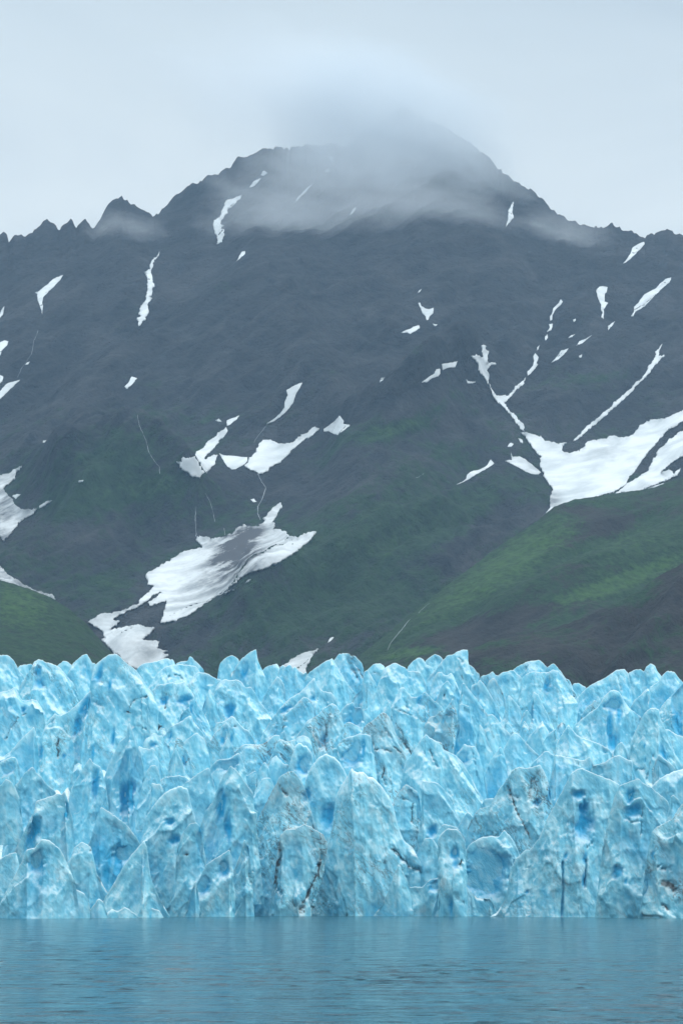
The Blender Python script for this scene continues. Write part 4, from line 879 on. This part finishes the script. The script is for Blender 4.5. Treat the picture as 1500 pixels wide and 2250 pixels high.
 ('L1', 34, 'dim blue wall below the tall blue spire', [(560,1420),(600,1330),(640,1190),(665,1120),(720,1150),(760,1180),(830,1230),(900,1320),(960,1420)], {'blue': .15, 'foot': 1750, 'h': [(630,1120,18,45),(820,1430,60,50)]}),
 ('L3', 30, 'sharp triangular fin right of the fluted tower', [(340,1400),(360,1260),(380,1150),(382,1050),(378,942),(430,955),(480,960),(530,1010),(570,1080),(600,1150),(640,1230)], {'h': [(450,1285,30,40)], 'foot': 1480, 'dirt': .3}),
 ('L3', 28, 'double lobed tower with a dark slanting crack', [(680,1260),(720,1170),(760,1130),(830,1110),(880,1010),(930,950),(970,880),(1010,855),(1065,865),(1110,855),(1160,840),(1190,900),(1220,980),(1240,1120)], {'h': [(1140,1090,26,28),(1222,1030,16,70)], 'c': [([(940,980),(1000,1150),(1085,1330)],11,1.),([(1150,880),(1100,960),(1070,1080)],8,.7),([(960,1030),(1010,1060)],14,.6)], 'dirt': .55, 'foot': 1480}),
 ('L3', 26, 'little white spike left of the double lobed tower', [(600,1280),(650,1190),(680,1150),(720,1190),(750,1280)], {}),
 ('L4', 14, 'small rounded knob at the right edge above the front wall', [(1260,1360),(1280,1290),(1285,1220),(1310,1200),(1350,1240),(1385,1290),(1440,1370)], {}),
 ('L1', 25, 'twin topped tower with a small dent in its rounded face, left front', [(930,1420),(945,1290),(960,1190),(1010,1110),(1080,1030),(1150,990),(1190,980),(1240,1000),(1260,1100),(1290,1200),(1310,1290)], {'h': [(1125,1220,30,22),(1160,1340,40,30)], 'foot': 1870, 'p': .55}),
 ('L1', 25, 'low lump at the left edge of the front', [(-100,1600),(-40,1500),(20,1450),(60,1430),(110,1420),(130,1500)], {'blue': .1, 'foot': 1700}),
 ('L2', 22, 'tall tower split by a curving blue groove', [(100,1320),(120,1250),(150,1150),(200,1090),(240,980),(280,900),(320,850),(370,890),(420,960),(470,1030),(475,1130),(490,1290)], {'h': [(262,1110,34,110),(305,1280,24,90,-.25)], 'foot': 1640, 'dirt': .15}),
 ('L3', 22, 'low bumpy ice behind the finger pillar', [(450,1340),(480,1290),(520,1230),(560,1240),(620,1260),(660,1330)], {'dirt': .35}),
 ('L2', 20, 'dirty grey front tower with black seams', [(425,1560),(440,1440),(465,1330),(480,1250),(510,1180),(550,1100),(590,1020),(630,950),(650,915),(700,885),(740,890),(780,940),(810,1000),(830,1060),(850,1150),(900,1280)], {'dirt': .7, 'foot': 1850, 'c': [([(620,960),(580,1050),(500,1180)],9,.8),([(630,960),(690,1040)],12,.9),([(480,1230),(470,1350)],8,.8),([(850,1260),(900,1330),(930,1400)],14,.9)], 'h': [(825,1040,26,40)]}),
 ('L1', 20, 'rounded shoulder with a brown stain on its top, left front', [(380,1640),(420,1540),(470,1450),(490,1390),(540,1350),(600,1380),(615,1430),(640,1560),(720,1700)], {'c': [([(575,1355),(605,1390),(600,1410)],12,.7)], 'foot': 1860}),
 ('L3', 15, 'wide smooth blue wall behind the finger pillar', [(620,1560),(650,1450),(672,1395),(700,1360),(770,1320),(830,1310),(880,1320),(905,1290),(922,1268),(950,1300),(980,1340),(1010,1400),(1040,1480)], {'h': [(840,1560,170,140)], 'T': .25, 'foot': 1800, 'dirt': .12, 'p': .6}),
 ('L1', 14, 'small domed tower with a dark round hole', [(1160,1480),(1172,1390),(1200,1300),(1250,1230),(1290,1220),(1320,1250),(1340,1350),(1350,1480)], {'h': [(1320,1330,16,110)], 'c': [([(1226,1430),(1240,1433)],10,1.6)], 'foot': 1860, 'dirt': .25}),
 ('L3', 14, 'pale low mound left of the finger pillar', [(320,1500),(350,1410),(400,1330),(440,1320),(480,1370),(510,1460)], {'foot': 1700}),
 ('L1', 9, 'big sloping front mass at the lower left', [(-100,1860),(-40,1810),(0,1760),(40,1680),(90,1590),(150,1470),(180,1400),(230,1390),(280,1330),(330,1340),(400,1400),(450,1500),(500,1620)], {'foot': 1880, 'blue': .08, 'h': [(250,1480,50,70)]}),
 ('L2', 7, 'slim ribbed column left of the dirty grey tower', [(280,1760),(300,1640),(330,1560),(380,1440),(410,1330),(440,1380),(452,1500),(455,1660)], {'foot': 1850, 'h': [(440,1400,14,70)]}),
 ('L2', 6, 'grey front block bounded by two rusty cracks', [(580,1760),(605,1620),(625,1440),(645,1310),(690,1265),(740,1265),(810,1230),(860,1260),(930,1300),(960,1360),(945,1480),(890,1620),(820,1760)], {'dirt': .8, 'foot': 1850, 'c': [([(650,1275),(632,1360),(640,1430),(612,1540),(592,1700),(560,1750)],9,1.),([(920,1440),(905,1540),(850,1650),(795,1760),(790,1815)],13,1.1),([(730,1750),(780,1790)],16,.9),([(610,1650),(650,1690)],16,.5)]}),
 ('L2', 5, 'rounded buttress below the grooved tower', [(50,1790),(90,1640),(130,1560),(160,1500),(250,1440),(310,1400),(330,1450),(340,1580),(330,1740)], {'foot': 1850, 'h': [(280,1530,36,50),(150,1640,40,60)]}),
 ('L4', 8, 'front wall peak with an oval blue dimple below its tip', [(770,1620),(790,1540),(800,1440),(830,1330),(860,1220),(900,1130),(970,1100),(1045,1075),(1080,1110),(1150,1150),(1220,1210),(1270,1250),(1285,1320),(1312,1390),(1320,1480)], {'h': [(985,1200,36,72),(1005,1330,62,50),(885,1790,34,50),(935,1860,13,24),(740,1600,40,60)], 'c': [([(1075,1290),(1065,1430),(1060,1520)],6,.6),([(930,1370),(990,1410),(1060,1400)],8,.4)], 'foot': 2130, 'dirt': .3}),
 ('L2', 8, 'great curved fin of pale ice at the centre of the front', [(790,1900),(830,1800),(880,1680),(930,1500),(960,1380),(990,1250),(1000,1150),(1020,1030),(1060,960),(1095,905),(1115,860),(1135,885),(1200,890),(1220,920),(1260,925),(1320,990),(1370,1060),(1400,1150),(1420,1240),(1460,1340),(1530,1400),(1580,1520)], {'foot': 1850, 'dirt': .5, 'c': [([(1380,1400),(1440,1460),(1560,1560)],26,.7),([(1010,1040),(985,1200),(950,1400)],8,.5)], 'nose': .5, 'p': .5}),
 ('L4', 4, 'front wall end at the right edge with black smudges', [(1040,2140),(1070,2000),(1090,1800),(1120,1600),(1150,1480),(1190,1440),(1250,1410),(1300,1390),(1325,1340),(1345,1310),(1385,1260),(1450,1200),(1540,1150),(1700,1180),(1800,1500)], {'foot': 2140, 'dirt': .5, 'h': [(1152,1660,13,36),(1085,1900,20,60)], 'c': [([(1230,1870),(1290,1890),(1310,1910)],40,1.1),([(1220,2040),(1250,2070)],22,.9),([(1190,1750),(1280,1760)],20,.4)]}),
 ('L4', 3, 'high front wall with a keyhole shaped blue cave', [(-100,2140),(-30,2090),(30,2000),(55,1880),(70,1770),(110,1690),(180,1620),(215,1622),(290,1530),(340,1400),(400,1290),(470,1160),(530,1040),(580,1000),(620,998),(670,1025),(740,1050),(820,1080),(900,1120),(870,1220),(845,1350),(820,1520)], {'h': [(625,1430,88,130),(600,1200,50,36),(630,1300,36,60),(482,1665,13,32),(622,1685,18,42),(612,1850,18,60),(195,1940,18,16)], 'c': [([(690,1560),(650,1600)],8,.5)], 'g': [([(462,1720),(462,1900),(445,2120)],8),([(1080,1700),(1075,2120)],9),([(630,1700),(620,1900)],6)], 'foot': 2130, 'dirt': .25, 'nose': .55}),
 ('L1', 3, 'great triangular slab of ice in the left front', [(600,1880),(640,1800),(680,1740),(760,1610),(820,1500),(880,1420),(950,1340),(970,1380),(980,1480),(1000,1600),(1050,1720),(1120,1840)], {'foot': 1870, 'dirt': .1, 'nose': .5}),
 ('L2', 3, 'little buttress at the waterline left of the rounded one', [(10,1850),(40,1790),(55,1690),(90,1600),(108,1680),(120,1820)], {'foot': 1850}),
 ('L3', 2, 'low sharp peak at the waterline with a curved white wall', [(60,1840),(120,1760),(170,1640),(200,1560),(225,1495),(250,1540),(280,1600),(300,1650),(340,1645),(380,1650),(430,1600),(490,1580),(510,1680)], {'h': [(465,1640,30,40)], 'foot': 1850, 'T': .3, 'c': [([(270,1560),(300,1640)],8,.5)]}),
 ('L3', 1, 'finger shaped pillar with a hole through its head', [(440,1830),(480,1700),(495,1600),(490,1400),(482,1340),(510,1290),(550,1262),(610,1265),(640,1300),(668,1360),(662,1440),(645,1520),(650,1600),(690,1670),(740,1720),(830,1722),(880,1830)], {'h': [(600,1425,26,42),(602,1495,20,32),(570,1780,16,60)], 'c': [([(640,1470),(630,1510)],9,1.),([(600,1700),(640,1750)],18,.4)], 'foot': 1850, 'T': .4, 'dirt': .35}),
 ('L1', 0, 'pale sunken ice block lying low on the water at the left', [(240,1890),(290,1800),(340,1720),(400,1640),(450,1640),(500,1660),(560,1690),(590,1760),(610,1860)], {'foot': 1870, 'dirt': .1}),
 ('L1', -2, 'heap of pale rubble at the waterline left of the triangular slab', [(550,1880),(600,1790),(650,1725),(680,1740),(700,1800),(720,1860)], {'dirt': .2}),
 ('L1', -4, 'low scatter of pale ice lumps at the foot of the triangular slab', [(670,1880),(700,1830),(740,1790),(780,1810),(820,1780),(860,1800),(900,1830),(940,1870)], {}),
 ('L1', -3, 'rounded pale ice lump at the waterline right of the low scatter', [(920,1870),(950,1820),(1000,1785),(1050,1800),(1090,1860)], {}),
]

rng = np.random.RandomState(11)
def serac(fr, m, label, crest, o):
    ox, oy, k = FR[fr]
    c = np.array([(ox + x / k, oy + y / k) for x, y in crest])
    xm = float(c[:, 0].mean())
    D = float(front_line(xm)) + m
    seg = np.hypot(*np.diff(c, axis=0).T)
    s = np.concatenate([[0], np.cumsum(seg)])
    sp = 2.3 if m < 60 else 2.0
    n = max(26, int(s[-1] / sp))
    wseg = np.abs(np.diff(c[:, 0])) + 0.22 * np.abs(np.diff(c[:, 1]))      # steep sides get fewer columns
    cw = np.concatenate([[0], np.cumsum(wseg)])
    n = max(26, int(cw[-1] / sp))
    tt = np.interp(np.linspace(0, cw[-1], n), cw, s)
    # soften the traced corners a little, then roughen the crest
    dense = np.linspace(0, s[-1], n * 4)
    dx, dy = np.interp(dense, s, c[:, 0]), np.interp(dense, s, c[:, 1])
    kern = np.hanning(13); kern /= kern.sum()
    px_ = np.pad(dx, 6, mode='edge'); py_ = np.pad(dy, 6, mode='edge')
    dx, dy = np.convolve(px_, kern, 'valid'), np.convolve(py_, kern, 'valid')
    cx_, cy_ = np.interp(tt, dense, dx), np.interp(tt, dense, dy)
    sd_ = rng.uniform(0, 100)
    flat_ = np.abs(np.gradient(cx_)) / np.maximum(np.hypot(np.gradient(cx_), np.gradient(cy_)), 1e-3)
    cx_ = cx_ + 0.9 * sstep(0.1, 0.6, flat_) * fbm(tt / 7.0, sd_, 0.5, 3, 0.65)
    cy_ = cy_ + 1.9 * fbm(tt / 8.0, sd_, 7.5, 3, 0.65) + 2.2 * sstep(0.1, 0.6, flat_) * (np.abs(vnoise(tt / 5.5, sd_, 2.5)) - 0.3)
    water = YH + (HC + 2.5) * FPX / D
    yf = (oy + o['foot'] / k) if 'foot' in o else max(c[0, 1], c[-1, 1], c[:, 1].mean() + 20) + 45
    yf += 40
    top_y = c[:, 1].min()
    if m < 10 or yf > water - 4:
        yf = water
    yf = min(max(yf, top_y + 40), water)
    yf = max(yf, max(cy_[0], cy_[-1]) + 6)
    w_px = c[:, 0].max() - c[:, 0].min()
    tx = np.clip((cx_ - cx_[0]) / max(cx_[-1] - cx_[0], 1e-3), 0, 1)
    ta = tt / s[-1]
    g = np.maximum.accumulate(0.75 * tx + 0.25 * np.linspace(0, 1, n))
    e0 = 0.10 * max(yf - cy_[0], 0) + 2
    e1 = 0.10 * max(yf - cy_[-1], 0) + 2
    fx = (cx_[0] - e0) + (cx_[-1] + e1 - cx_[0] + e0) * g
    mpp = D / FPX
    hgt = (yf - top_y) * mpp
    wid = w_px * mpp
    T = (0.66 if m > 60 else 0.52) * o.get('T', 0.55) * min(wid, hgt * 0.95)
    apex = float(ta[np.argmin(cy_)])
    r = min(max(o.get('nose', apex), 0.18), 0.82)
    shape = np.minimum(ta / r, (1 - ta) / (1 - r))
    soft = 0.06
    shape = (np.minimum(1, shape) + 0) ** 0.72
    shape = shape * (1 - 0.16 * np.exp(-((ta - r) / soft) ** 2))
    p = o.get('p', 0.92)
    col = (yf - cy_).mean()
    ns = int(np.clip(col / 2.4, 16, 150))
    S = (np.linspace(0, 1, ns)[:, None]) ** 1.15
    bow = 0.035 * np.sin(S * math.pi) * (fx - cx_)[None]
    xx = cx_ + (fx - cx_) * S + bow
    yy = cy_ + (yf - cy_) * S
    loc_h = np.clip((yf - cy_) / max(yf - top_y, 1), 0.1, 1) ** 0.5
    hh = yf - cy_
    def sm(v, m_):
        kk = np.hanning(2 * m_ + 3); kk /= kk.sum()
        return np.convolve(np.pad(v, m_ + 1, mode='edge'), kk, 'valid')
    hp = (sm(hh, 1) - sm(hh, max(8, n // 7))) * mpp            # a rib runs down from every tip, a gully from every notch
    hp = np.clip(hp, -2.5, 3.5) * np.minimum(1, np.minimum(ta, 1 - ta) / 0.08)
    steep = np.abs(np.gradient(sm(cy_, 3))) / np.maximum(np.hypot(np.gradient(sm(cx_, 3)), np.gradient(sm(cy_, 3))), 1e-3)
    hp = hp * (1 - sstep(0.75, 0.98, steep))
    dep = T * shape * loc_h * S ** p + 1.0 * hp * np.minimum(1, S / 0.4) * (1 - 0.35 * S)
    X = (xx - CX) * mpp
    Z = HC + (YH - yy) * mpp
    Y = D - dep
    P = np.stack([X, Y, Z], -1)
    nrm = grid_normals(P)
    flip = nrm[..., 1] > 0
    nrm[flip] *= -1
    a = np.clip(hgt / 16.0, 0.35, 1.35) * (0.68 if m < 60 else 0.9)      # the front slabs have broad plain faces
    ws = sstep(0, 0.14, S) * np.minimum(1, np.minimum(ta, 1 - ta) / 0.03)
    lean = rng.uniform(-0.55, -0.15) if xm < 620 and m < 120 else rng.uniform(0.0, 0.6)
    ca, sa = math.cos(lean), math.sin(lean)
    U, V = X * ca + Z * sa, -X * sa + Z * ca
    k1 = fbm(U / 7.5, Y / 12, V / 22.0, 3)
    flute = ridged(U / 4.6 + 0.5 * k1, Y / 14, V / 24.0, 3, 0.55)
    fl2 = ridged(U / 1.7, Y / 5, V / 9.0 + 9, 3, 0.6)
    scal = fbm(X / 1.2, Y / 1.2, Z / 2.2, 4, 0.62)
    fac = np.abs(fbm(U / 4.5 + 3, Y / 8, V / 13.0, 2))
    so = int(sd_ * 7)
    wx, wy = 0.35 * k1, 0.3 * fbm(X / 6, Y / 9, Z / 9 + 31, 2)
    w1, p1 = worley(U / 6.5 + wx, V / 15.0 + wy, so)             # big scoops with knife edges between them
    w2, p2 = worley(U / 2.6 + wx * 1.6, V / 5.2 + wy * 1.6, so + 5)
    w3, p3 = worley(X / 0.95 + wx, Z / 1.5 + wy, so + 9)
    disp = a * (2.0 * (w1 - 0.3) + 0.4 * (w2 - 0.3) + 0.2 * (w3 - 0.3) + 0.36 * p1 + 0.2 * p2 + 0.08 * p3 + 0.3 * k1 + 0.35 * flute + 0.25 * fl2 + 0.2 * scal - 0.3 * fac) * ws
    blue = 0.38 * sstep(0.12, 0.62, fbm(X / 13 + 40, Y / 13, Z / 11, 3)) + 0.5 * sstep(-0.05, -0.55, flute) * sstep(-0.2, 0.4, vnoise(X / 8, Y / 8, Z / 14 + 50))
    blue = blue + 0.34 * sstep(0.24, 0.02, w1) * sstep(-0.15, 0.35, vnoise(X / 10, Y / 10, Z / 10 + 90))
    blue = blue * 0.8 * sstep(0.02, 0.25, S) + o.get('blue', 0) * 1.2 * sstep(0, 0.3, S)
    sunk = np.zeros(X.shape)                                 # hollows and cracks go straight back into the ice
    for h in o.get('h', ()):
        hx, hy, rx, ry = ox + h[0] / k, oy + h[1] / k, h[2] / k, h[3] / k
        rot = h[4] if len(h) > 4 else 0.0
        c0, s0 = math.cos(rot), math.sin(rot)
        wob = 1 + 0.25 * fbm(xx / 6, yy / 6, 3.3, 2)
        ddx = xx - hx + 0.55 * rx * fbm(xx / (rx * 1.3), yy / (ry * 0.6), hx, 3)
        ddy = yy - hy + 0.35 * ry * fbm(xx / (rx * 1.1), yy / (ry * 0.8), hy, 3)
        ddx = np.where(ddx > 0, ddx * 1.2, ddx * 0.9) + 0.25 * rx * ddy / ry
        q2 = ((ddx * c0 + ddy * s0) / rx) ** 2 + ((-ddx * s0 + ddy * c0) / ry) ** 2
        gq = np.exp(-(q2 * wob) ** 1.5)
        sunk = sunk + min(1.0 * min(rx, ry) * mpp, 2.2) * gq * ws
        blue = np.maximum(blue, 0.95 * np.exp(-(q2 * wob * 0.9) ** 1.6))
    dirt = np.full(X.shape, o.get('dirt', 0.24)) * (0.75 + 0.5 * vnoise(X / 9, Y / 9, Z / 9 + 70))
    crack = np.zeros(X.shape)
    for pts, w, am in o.get('c', ()):
        d = poly_dist(xx + 3.2 * fbm(yy / 6, xx / 6, 1.7, 2), yy + 1.2 * vnoise(xx / 5, yy / 5, 2.9), [(ox + x / k, oy + y / k) for x, y in pts])
        gq = np.exp(-(d / (0.8 * w / k)) ** 2)
        sunk = sunk + 1.0 * ws * gq * a * (0.5 + 0.5 * vnoise(xx / 4, yy / 4, 6.1))
        crack = np.maximum(crack, am * gq)
        dirt = dirt + 0.25 * am * np.exp(-(d / (2.2 * w / k)) ** 2)
    for pts, w in o.get('g', ()):
        d = poly_dist(xx + 1.5 * fbm(yy / 9, xx / 9, 1.7, 2), yy, [(ox + x / k, oy + y / k) for x, y in pts])
        gq = np.exp(-(d / (w / k)) ** 2)
        sunk = sunk + 1.1 * gq * ws
        blue = np.maximum(blue, 0.55 * gq)
    P = P + nrm * disp[..., None]
    P[..., 1] += sunk
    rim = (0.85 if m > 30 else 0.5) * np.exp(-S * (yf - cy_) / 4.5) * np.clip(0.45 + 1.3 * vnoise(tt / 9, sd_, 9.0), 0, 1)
    # back side
    nb = 9
    Sb = np.linspace(0, 1, nb)[1:, None]
    xb = cx_ + (fx - cx_) * Sb
    yb = cy_ + (yf - cy_) * Sb
    Pb = np.stack([(xb - CX) * mpp, D + 0.6 * T * shape * loc_h * Sb ** p + 0.5 * a * fbm((xb - CX) * mpp / 5, yb / 40, 4.4, 3) * np.minimum(1, np.minimum(ta, 1 - ta) / 0.05), HC + (YH - yb) * mpp], -1)
    org = np.array([(xm - CX) * mpp, D, HC + (YH - yf) * mpp])
    V = np.concatenate([P.reshape(-1, 3), Pb.reshape(-1, 3)]) - org
    q1 = grid_quads(ns, n)
    # back rows start from the crest row
    idx = np.concatenate([np.arange(n)[None], (ns * n + np.arange((nb - 1) * n)).reshape(nb - 1, n)])
    q2 = np.stack([idx[:-1, 1:], idx[:-1, :-1], idx[1:, :-1], idx[1:, 1:]], -1).reshape(-1, 4)
    nbv = Pb.shape[0] * Pb.shape[1]
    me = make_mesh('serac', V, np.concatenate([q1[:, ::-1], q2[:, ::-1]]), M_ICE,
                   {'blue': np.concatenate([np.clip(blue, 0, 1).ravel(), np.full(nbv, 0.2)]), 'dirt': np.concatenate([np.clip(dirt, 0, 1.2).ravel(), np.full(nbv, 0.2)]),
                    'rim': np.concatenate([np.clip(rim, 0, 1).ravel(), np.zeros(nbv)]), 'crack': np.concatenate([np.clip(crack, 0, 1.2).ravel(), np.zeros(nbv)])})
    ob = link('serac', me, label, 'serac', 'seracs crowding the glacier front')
    ob.location = org
for args in SERACS:
    serac(*args)

# ------------------------------------------------------------------ the glacier surface the seracs stand on
def ice_field():
    px = np.concatenate([np.arange(-900, -60, 10), np.arange(-60, 1560, 5), np.arange(1560, 2401, 10)]).astype(float)
    mm = np.concatenate([[32, 33, 35], np.arange(38, 460, 3.0), np.arange(470, 760, 12)])[:, None]
    Y = front_line(px) + mm
    X = (px - CX) / FPX * Y
    prof = np.interp(mm, [32, 33, 36, 42, 50, 100, 150, 200, 250, 300, 350, 420, 500, 760], [-9, -7, -3, 3, 11, 30, 40, 50, 59, 66, 71, 64, 52, 40])
    k1 = fbm(X / 24, Y / 24, 2.0, 3)
    spik = ridged(X / 10 + 0.6 * k1, Y / 14 + 0.4 * k1, 0.3, 5, 0.55)
    big = ridged(X / 26, Y / 24, 6.0, 3, 0.5)
    out = sstep(0, 110, np.maximum(-px - 20, px - 1520))
    grow = sstep(30, 60, mm)
    Z = prof + (0.5 + 0.5 * grow) * (9.0 * spik + 3.0 * k1 - 13.0) + out * grow * (7 * spik + 6 * big - 1)
    Z = Z - 9 * np.exp(-((px + 60) / 110.0) ** 2) * sstep(120, 40, mm)
    P = np.stack([X, Y - 2.0 * fbm(X / 5, Y / 5, Z / 6, 3), Z + 0.7 * fbm(X / 3, Y / 3, Z / 3, 4, .6)], -1)
    blue = 0.55 * sstep(0.35, -0.45, spik) + 0.25 * out + 0.2 * sstep(0, 0.6, k1)
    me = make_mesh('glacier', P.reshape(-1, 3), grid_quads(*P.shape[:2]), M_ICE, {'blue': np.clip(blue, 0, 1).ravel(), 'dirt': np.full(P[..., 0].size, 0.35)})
    link('glacier', me, kind='structure')
ice_field()

# ------------------------------------------------------------------ cloud wrapped round the summit, and the damp air
def cloud_material(name, dens, scale, lo, hi, soft, col=(0.87, 0.905, 0.94)):
    m, t, out = new_mat(name)
    v = N(t, 'ShaderNodeVolumePrincipled')
    v.inputs['Color'].default_value = (*col, 1)
    v.inputs['Anisotropy'].default_value = 0.2
    oc = N(t, 'ShaderNodeTexCoord').outputs['Object']
    ln = N(t, 'ShaderNodeVectorMath', operation='LENGTH')
    lk(t, oc, ln.inputs[0])
    fall = ramp(t, ln.outputs['Value'], [(0.0, 1.0), (soft, 0.75), (1.0, 0.0)])
    ns_ = noise(t, mapping(t, oc, (1.0, 1.0, 1.0), loc=(3.1, 1.7, 0.4)), scale, 5, 0.58, 0.5)
    f = math_n(t, 'SUBTRACT', math_n(t, 'ADD', math_n(t, 'MULTIPLY', fall, 0.75), ns_), 0.62)
    d = ramp(t, f, [(lo, 0.0), (hi, 1.0)])
    d = math_n(t, 'MULTIPLY', math_n(t, 'MULTIPLY', d, ramp(t, fall, [(0.0, 0.0), (0.25, 1.0)])), dens)
    lk(t, d, v.inputs['Density'])
    lk(t, v.outputs[0], out.inputs['Volume'])
    return m
def cloud(px, py, Y, rx, ry, rz, rot, mat):
    bm = bmesh.new()
    bmesh.ops.create_icosphere(bm, subdivisions=4, radius=1.0)
    me = bpy.data.meshes.new('cloud')
    bm.to_mesh(me)
    bm.free()
    me.materials.append(mat)
    o = link('cloud', me, kind='stuff')
    o.location = ((px - CX) / FPX * Y, Y, HC + (YH - py) / FPX * Y)
    o.scale = (rx, ry, rz)
    o.rotation_euler = (0, rot, 0)
M_CL1 = cloud_material('summit_cloud', 0.0100, 3.6, 0.04, 0.6, 0.5, (0.80, 0.85, 0.895))
M_CL2 = cloud_material('mist_veil', 0.0068, 3.4, 0.05, 0.75, 0.45)
M_CL3 = cloud_material('thin_cloud', 0.0065, 2.2, 0.0, 0.6, 0.4)
cloud(870, 335, 3030, 215, 240, 145, 0.45, M_CL1)
cloud(780, 465, 2870, 235, 150, 115, 0.2, M_CL2)
cloud(700, 230, 3120, 290, 260, 95, 0.2, M_CL3)
cloud(640, 520, 2830, 150, 120, 60, 0.1, M_CL2)
cloud(930, 500, 2860, 150, 120, 60, 0.1, M_CL2)
cloud(280, 520, 2860, 70, 110, 30, 0.1, M_CL2)
cloud(1230, 520, 2890, 90, 110, 30, 0.2, M_CL2)

def haze():
    m, t, out = new_mat('damp_air')
    v = N(t, 'ShaderNodeVolumePrincipled')
    v.inputs['Color'].default_value = (0.46, 0.72, 1.0, 1)
    v.inputs['Density'].default_value = 0.00007
    v.inputs['Anisotropy'].default_value = 0.0
    lk(t, v.outputs[0], out.inputs['Volume'])
    x, y0, y1, z0, z1 = 1600, -800, 3650, -20, 1330
    vs = [(sx * x, yy, zz) for zz in (z0, z1) for yy in (y0, y1) for sx in (-1, 1)]
    qs = [(0, 2, 3, 1), (4, 5, 7, 6), (0, 1, 5, 4), (2, 6, 7, 3), (0, 4, 6, 2), (1, 3, 7, 5)]
    me = make_mesh('haze', np.array(vs, float), qs, m)
    link('haze', me, kind='stuff')
haze()
